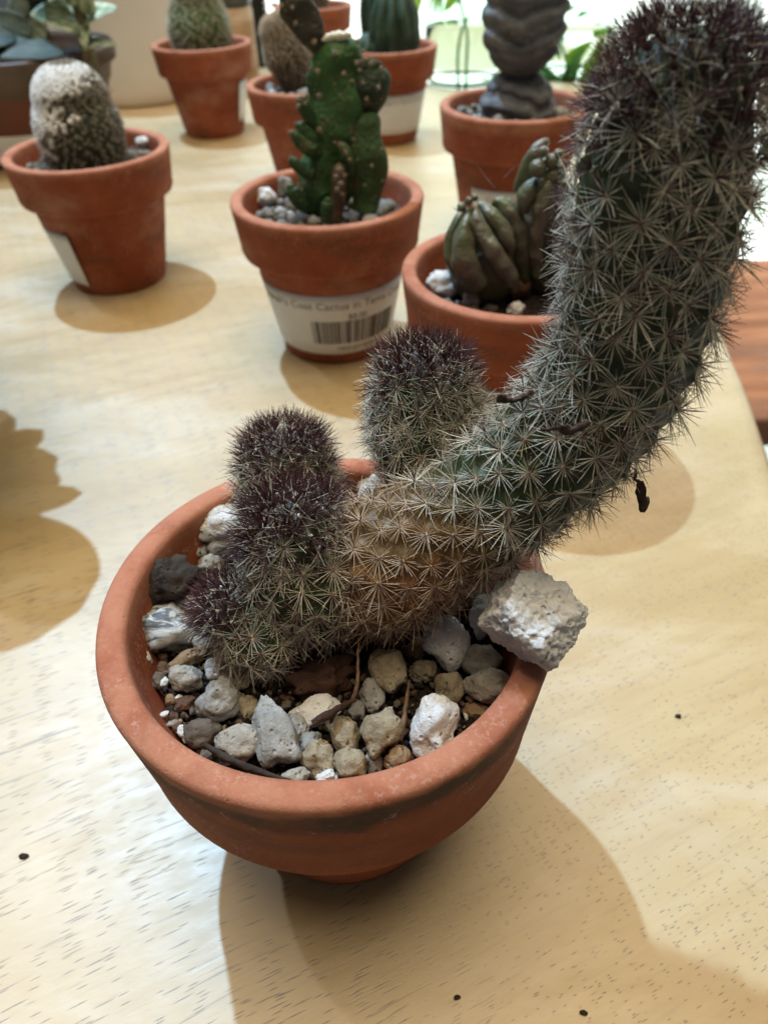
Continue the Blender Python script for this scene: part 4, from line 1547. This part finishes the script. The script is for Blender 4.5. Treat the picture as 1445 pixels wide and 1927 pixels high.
def ribbed(name, cx, cy, r, h, ribs, seed):
    V, F = [], []
    nu, nv = ribs * 10, 34
    for j in range(nv):
        t = j / (nv - 1)
        rr = r * (math.sin(math.pi * min(1, (.22 + .78 * t))) ** .55) if t < 1 else 0
        for i in range(nu):
            a = 2 * math.pi * i / nu
            k = abs(math.cos(a * ribs / 2 + .7 * noise.noise(Vector((seed, t * 2, 0)))))
            q = max(rr, .0004) * (.80 + .26 * k ** .8 + .05 * noise.noise(Vector((math.cos(a) * 3, math.sin(a) * 3, t * 6 + seed))))
            V.append((cx + q * math.cos(a), cy + q * math.sin(a), -.005 + (h + .005) * t))
    for j in range(nv - 1):
        for i in range(nu):
            k = (i + 1) % nu
            F.append((j * nu + i, j * nu + k, (j + 1) * nu + k, (j + 1) * nu + i))
    F.append(tuple((nv - 1) * nu + i for i in range(nu)))
    return link(name, mesh(name, V, F, MT['rib']), rc)


bx = at(742, 90, PF[1]).x - PF[0]
ribbed('column', bx, -.004, .0235, .062, 11, 1)
ribbed('column', bx - .012, .016, .020, .095, 9, 2)
ribbed('offset', bx - .026, -.006, .012, .020, 8, 3)

# ------------------------------------------------------------------ leafy plant, cream planter, jar and dark box at the back left
def leaf_geo(length, width, thick=.0015, curl=.25, cup=.25, nseg=14, nw=6, tipw=.6, pw=.75):
    V, F = [], []
    for side in (1, -1):
        for j in range(nseg + 1):
            t = j / nseg
            wd = width * (math.sin(math.pi * t ** tipw) ** pw) * .5 + width * .02
            x = length * t
            zc = -curl * length * t * t
            for i in range(nw + 1):
                u = -1 + 2 * i / nw
                th = thick * (1 - u * u) * (1 - .6 * t) + .00005
                V.append((x, u * wd, zc + cup * wd * u * u + side * th))
    m = (nseg + 1) * (nw + 1)
    for j in range(nseg):
        for i in range(nw):
            a = j * (nw + 1) + i
            F.append((a, a + nw + 1, a + nw + 2, a + 1))
            F.append((m + a, m + a + 1, m + a + nw + 2, m + a + nw + 1))
    for j in range(nseg):
        for i in (0, nw):
            a, b = j * (nw + 1) + i, (j + 1) * (nw + 1) + i
            F.append((a, b, m + b, m + a) if i else (b, a, m + a, m + b))
    return V, F


def leafmat(name, a, b, rough=.62, rim=None, trans=0):
    n = N(name)
    v = n.noise(45, 4, .55, n.map((1, 3.5, 1)))
    col = n.mix(n.ramp(v, .42, .6), a, b)
    col = n.mix(n.ramp(n.noise(30, 3), .5, .7, 0, .5), col, tuple(x * .6 for x in a))
    n.set(Base_Color=col, Roughness=rough)
    if trans:
        n.set(Transmission_Weight=trans, IOR=1.05)
    return n.m


MT['leaf_var'] = leafmat('variegated_leaf', (.15, .22, .12), (.52, .58, .42))
MT['leaf_dark'] = leafmat('dark_leaf', (.012, .022, .012), (.04, .06, .034))
MT['leaf_lime'] = leafmat('lime_leaf', (.22, .50, .03), (.40, .68, .08))
MT['leaf_green'] = leafmat('green_leaf', (.05, .22, .05), (.13, .36, .11))
MT['plastic'] = plain('brown_plastic', (.115, .026, .013), .45, .12, 20, 0)
MT['plastic_rim'] = plain('brown_plastic_rim', (.085, .058, .045), .5, .15, 40, 0)


def place_leaf(me, parent, base, dirv, up, name='leaf'):
    d = Vector(dirv).normalized()
    z = (Vector(up) - d * Vector(up).dot(d)).normalized()
    y = z.cross(d)
    m = Matrix((d, y, z)).transposed().to_4x4()
    m.translation = Vector(base)
    o = bpy.data.objects.new(name, me)
    C.objects.link(o)
    o.parent = parent
    o.matrix_local = m
    return o


LX, LY = -.338, .800
pl = empty('nursery_pot', (LX, LY, 0), 'brown plastic nursery pot with white label at the upper left', 'plant pot')
rb, rtp, hh = .062, .0915, .092
prof = [(.01, 0), (rb, 0), (rb + .001, .001)] + [(rb + (rtp - .004 - rb) * t, .002 + (hh - .016) * t) for t in np.linspace(0, 1, 6)]
V, F = lathe(prof, 96)
link('wall', mesh('nursery_wall', V, F, MT['plastic']), pl)
prof = [(rtp - .006, hh - .016), (rtp, hh - .0145), (rtp + .0015, hh - .013), (rtp + .002, hh - .002), (rtp + .001, hh), (rtp - .001, hh - .0005), (rtp - .002, hh - .006), (rtp - .008, hh - .03), (.01, hh - .032)]
V, F = lathe(prof, 96)
link('rim', mesh('nursery_rim', V, F, MT['plastic_rim']), pl)
tag(soil('potting_soil', 'dark soil in the brown plastic nursery pot', LX, LY, hh - .014, rtp - .0055, MT['soil'], 9), cat='soil')
# its label
V, F = [], []
ph = math.atan2(-LY, -LX)
for k, off in enumerate((.0006, .0002)):
    for j in range(2):
        for i in range(25):
            a = ph - .15 + 1.15 * (i / 24 - .5)
            z = .006 + .026 * j
            r = rb + (rtp - .004 - rb) * (z - .002) / (hh - .016) + off
            V.append((r * math.cos(a), r * math.sin(a), z))
for i in range(24):
    F.append((i, i + 1, 26 + i, 25 + i))
    F.append((50 + i, 75 + i, 76 + i, 51 + i))
link('price_label', mesh('price_label', V, F, MT['paper']), pl)
sp0 = Vector((LX, LY, hh - .014))
suc = empty('leafy_succulent', sp0, 'leafy succulent with pale variegated leaves in the brown nursery pot', 'plant')
rnd = random.Random(12)
lm = [mesh('leaf', *leaf_geo(.062, .040, .0028, c, .3), MT['leaf_var']) for c in (.1, .25, .4)]
ld = [mesh('leaf', *leaf_geo(.070, .036, .0026, c, .25), MT['leaf_dark']) for c in (.15, .35, .5)]
stem0 = at(152, 40, LY - .045) - sp0
V, F = tube([(stem0.x, stem0.y, -.006, .0075), (stem0.x, stem0.y, .02, .006), (stem0.x + .001, stem0.y, .05, .005), (stem0.x - .004, stem0.y + .002, .09, .0045)], 12, 20)
link('stem', mesh('stem', V, F, plain('succulent_stem', (.16, .13, .07), .7, .3, 200, .4)), suc)
hj = stem0 + Vector((0, 0, 0))


def pleaf(me, x0, y0, x1, y1, Y0, Y1, up, sc=1.0):
    a, b = at(x0, y0, Y0) - sp0, at(x1, y1, Y1) - sp0
    o = place_leaf(me, suc, a, b - a, up)
    k = (b - a).length / .065 * sc
    o.scale = (k, k, k)


yb = LY - .045
pleaf(lm[0], 150, 42, 58, 22, yb, yb - .035, (.15, -.75, .6))
pleaf(lm[1], 158, 44, 222, -14, yb, yb - .01, (-.3, -.5, .8), .8)
pleaf(lm[2], 158, 92, 218, 50, yb - .004, yb - .012, (-.2, -.3, .9), .75)
pleaf(lm[1], 150, 30, 105, -40, yb, yb + .01, (.5, -.7, .3))
pleaf(lm[0], 152, 20, 150, -60, yb, yb - .03, (.1, -.9, .2))
pleaf(lm[1], 110, -10, 60, -30, yb, yb - .04, (.2, -.7, .6))
pleaf(lm[2], 154, 46, 158, 88, yb - .003, yb - .03, (.2, -.9, .3), .7)
pleaf(lm[2], 85, 75, 20, 5, yb + .02, yb + .01, (.4, -.7, .4))
pleaf(ld[0], 120, 100, 8, 92, yb - .01, yb - .035, (.1, -.4, .9))
pleaf(ld[0], 60, 60, -20, 20, yb, yb - .02, (.3, -.7, .6))
pleaf(ld[1], 40, 40, 30, -40, yb, yb + .01, (.4, -.8, .2))
pleaf(ld[1], 70, 30, 75, -50, yb + .03, yb + .03, (.4, -.8, .2))
pleaf(ld[2], 30, 70, -60, 60, yb, yb - .03, (.2, -.6, .7))
for i in range(12):
    a = rnd.uniform(0, 6.28)
    r = rnd.uniform(.01, .05)
    o = place_leaf(rnd.choice(ld + lm[:1]), suc, (r * math.cos(a) - .01, r * math.sin(a) + .01, rnd.uniform(.005, .06)), (math.cos(a), math.sin(a), rnd.uniform(.1, .9)), (0, 0, 1))

# cream planter
q = at(205, 0, 1.06)
cp = empty('cream_planter', (-.300, 1.065, 0), 'large smooth cream ceramic planter behind the leafy succulent', 'planter')
MT['cream'] = plain('cream_glaze', (.74, .70, .66), .45, .04, 12, 0)
V, F = lathe([(.02, 0), (.085, 0), (.0895, .0022), (.0915, .007), (.093, .015), (.096, .07), (.099, .16), (.101, .215), (.1005, .222), (.098, .224), (.095, .221), (.094, .20), (.08, .02), (.01, .018)], 128)
link('body', mesh('planter_body', V, F, MT['cream']), cp)
V, F = lathe([(.01, .19), (.06, .192), (.0935, .19)], 64)
so_ = link('soil', mesh('planter_soil', V, F, MT['soil']), cp)
V, F = lathe([(.084, -.0005), (.0885, -.0004), (.0905, .0008), (.0897, .0022)], 128)

# tan jar and dark box behind the round cactus
q = onz(455, 118)
jar = empty('stoneware_jar', (at(440, 60, 1.13).x, 1.13, 0), 'tan banded stoneware jar with grey lid, between round cactus and black box', 'jar')
V, F = lathe([(.005, 0), (.026, 0), (.0275, .002), (.0275, .078), (.026, .082), (.022, .083), (.004, .083)], 64)


def bands():
    n = N('banded_stoneware')
    b = n.noise(40, 3, .5, n.map((.3, .3, 3)))
    n.set(Base_Color=n.mix(n.ramp(b, .4, .6), (.46, .31, .19), (.62, .49, .36)), Roughness=.7)
    return n.m


link('body', mesh('jar_body', V, F, bands()), jar)
V, F = lathe([(.005, .0835), (.025, .0835), (.0278, .085), (.0278, .118), (.026, .122), (.004, .123)], 64)
link('lid', mesh('jar_lid', V, F, plain('grey_glaze', (.10, .115, .105), .4, .2, 60, 0)), jar)
bb = at(484, 100, 1.215)
tag(link('black_box', box_mesh('black_box', -.0195, .0195, -.012, .012, 0, .22, plain('black_plastic', (.006, .006, .007), .6, .1, 50, 0), .002), None, (bb.x, 1.215, 0)), 'tall black box standing at the back behind the fuzzy cactus', 'box')

# ------------------------------------------------------------------ glass jars and trailing plants at the window
def glass_mat():
    n = N('aqua_glass')
    n.set(Base_Color=(.90, .98, .94), Roughness=.08, Transmission_Weight=1.0, IOR=1.12)
    return n.m


MT['glass'] = glass_mat()


def glass_jar(x, y, r, h, label):
    t = empty('glass_vase', (x, y, 0), label, 'vase')
    prof = [(.002, .0), (r * .82, .0), (r * .95, .004), (r, .014), (r * 1.0, h * .55), (r * .9, h * .72), (r * .62, h * .84), (r * .6, h * .95), (r * .68, h)]
    inner = [(max(a - .0025, .001), max(z, .006)) for a, z in prof[::-1]]
    V, F = lathe(prof + inner, 64)
    link('body', mesh('vase_body', V, F, MT['glass']), t)
    V, F = lathe([(.001, .007), (r - .006, .007), (r - .004, .014), (r - .004, h * .5), (.001, h * .5)], 48)
    m = N('water')
    m.set(Base_Color=(.93, .99, .96), Roughness=.02, Transmission_Weight=1.0, IOR=1.15)
    link('water', mesh('vase_water', V, F, m.m), t)
    return t


MT['stem_green'] = plain('green_stem', (.12, .30, .08), .5, .2, 80, 0)


def cutting(x, y, z0, rows, leaves, label, mat='leaf_green', rad=.0016):
    """stem through pixel rows at depth y, leaves as (x0,y0,x1,y1,width)"""
    b = Vector((x, y, z0))
    t = empty('trailing_plant', b, label, 'plant')
    for path in rows:
        pts = [(*(at(px, py, Y_) - b), rad) for px, py, Y_ in path]
        V, F = tube(pts, 8, len(pts) * 6)
        link('stem', mesh('stem', V, F, MT['stem_green']), t)
    for x0, y0, x1, y1, wd, Y_, m in leaves:
        a, c = at(x0, y0, Y_), at(x1, y1, Y_ - .01)
        L_ = (c - a).length
        me = mesh('leaf', *leaf_geo(L_, wd / ppm(a), .0006, .08, .2), MT[m])
        place_leaf(me, t, a - b, c - a, (.1, -.9, .35))
    return t


gy = 1.07
g1 = glass_jar(at(868, 150, gy).x, gy, .052, .125, 'pale aqua glass vase with stems between ribbed and segmented cactus')
g2 = glass_jar(at(1075, 120, gy + .02).x, gy + .02, .050, .11, 'pale glass vase with trailing leaves right of the segmented cactus')
cutting(at(872, 150, gy).x, gy, .008, [[(876, 176, gy), (876, 130, gy), (878, 80, gy), (873, 40, gy), (866, 0, gy), (862, -60, gy)], [(866, 178, gy + .005), (862, 120, gy + .005), (866, 78, gy + .005), (880, 30, gy + .005)]],
        [(862, -20, 835, 22, 20, gy + .02, 'leaf_lime')], 'cutting with two upright stems standing in the aqua glass vase')
ly = 1.35
cutting(at(815, 0, ly).x, ly, .1, [[(830, -900, ly), (822, -500, ly), (814, -200, ly), (812, -60, ly), (810, -30, ly), (806, -5, ly)]],
        [(790, -50, 782, 36, 22, ly, 'leaf_lime'), (808, -60, 812, 30, 22, ly, 'leaf_lime'), (822, -70, 826, 34, 16, ly, 'leaf_lime'), (840, -50, 848, 18, 20, ly, 'leaf_lime'), (850, -40, 862, 10, 16, ly, 'leaf_green'), (775, -40, 768, 30, 16, ly, 'leaf_lime')],
        'lime green leaves hanging in front of the window above the aqua vase', 'leaf_lime')
cutting(at(1075, 120, gy).x, gy, .01, [[(1075, 165, gy), (1065, 110, gy), (1050, 70, gy)], [(1060, 170, gy), (1085, 130, gy), (1130, 95, gy), (1165, 60, gy)]],
        [(1036, 52, 1064, 78, 14, gy, 'leaf_green'), (1040, 78, 1056, 112, 14, gy, 'leaf_green'), (1064, 118, 1112, 80, 22, gy, 'leaf_lime'), (1015, 132, 1060, 158, 22, gy, 'leaf_green'), (1060, 160, 1096, 92, 24, gy, 'leaf_green'), (1056, 150, 1020, 140, 14, gy, 'leaf_green'), (1090, 170, 1135, 70, 26, gy, 'leaf_lime'), (1105, 165, 1150, 90, 22, gy, 'leaf_green'), (1110, 70, 1165, 50, 12, gy, 'leaf_lime')],
        'trailing plant with arching green leaves in the pale glass vase')
cutting(at(1100, 30, ly).x, ly, .05, [[(1044, 30, ly), (1070, 20, ly), (1090, 8, ly)], [(1075, 32, ly), (1100, 28, ly), (1130, 0, ly), (1160, -40, ly), (1180, -200, ly), (1185, -500, ly), (1190, -900, ly)]],
        [(1050, 28, 1080, 10, 10, ly, 'leaf_green'), (1088, 30, 1104, 22, 10, ly, 'leaf_green')], 'thin vine with small leaves floating before the window right of the segmented cactus')
cutting(at(1425, 20, ly).x, ly, .05, [[(1405, 60, ly), (1416, 20, ly), (1428, -30, ly), (1440, -200, ly), (1444, -500, ly), (1446, -900, ly)], [(1440, 40, ly - .2), (1445, 160, ly - .2), (1448, 240, ly - .2)]],
        [(1440, 130, 1452, 60, 22, ly - .2, 'leaf_green'), (1438, 260, 1456, 320, 30, ly - .2, 'leaf_green'), (1430, 200, 1452, 130, 20, ly - .2, 'leaf_lime')], 'green stem at the top right corner behind the leaning cactus tip')

# ------------------------------------------------------------------ broad-leaved plant standing left of the frame; its leaves shade the table
bp = Vector((-.262, .292, 0))
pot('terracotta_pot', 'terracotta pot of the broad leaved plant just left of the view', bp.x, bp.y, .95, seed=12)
soil('potting_soil', 'soil in the pot of the broad leaved plant left of the view', bp.x, bp.y, .0685, .0395, MT['soil'], 14)
bl = empty('broad_leaved_plant', (bp.x, bp.y, .0685), 'broad leaved plant left of the view shading the table edge', 'plant')
V, F = tube([(0, 0, -.01, .004), (0, 0, .03, .0035), (.004, -.004, .055, .003)], 10, 14)
link('stem', mesh('stem', V, F, MT['stem_green']), bl)
for sx, sy, z, wd in ((-.110, .186, .105, .070), (-.117, .205, .112, .05), (-.140, .262, .120, .06), (-.146, .278, .125, .045), (-.185, .318, .125, .045), (-.15, .225, .115, .04), (-.16, .25, .11, .05), (-.135, .172, .10, .04), (-.15, .215, .11, .05), (-.165, .285, .12, .05), (-.15, .19, .10, .05), (-.136, .232, .11, .022), (-.128, .252, .115, .022), (-.160, .300, .125, .03)):
    tipp = Vector((sx - .30 * z, sy + .455 * z, z)) - Vector((bp.x, bp.y, .0685))
    root = Vector((.004, -.004, .05))
    L_ = (tipp - root).length
    me = mesh('leaf', *leaf_geo(L_, wd, .0008, 0, .05, 24, 8, 1.5, .5), MT['leaf_green'])
    place_leaf(me, bl, root, tipp - root, (0, 0, 1))
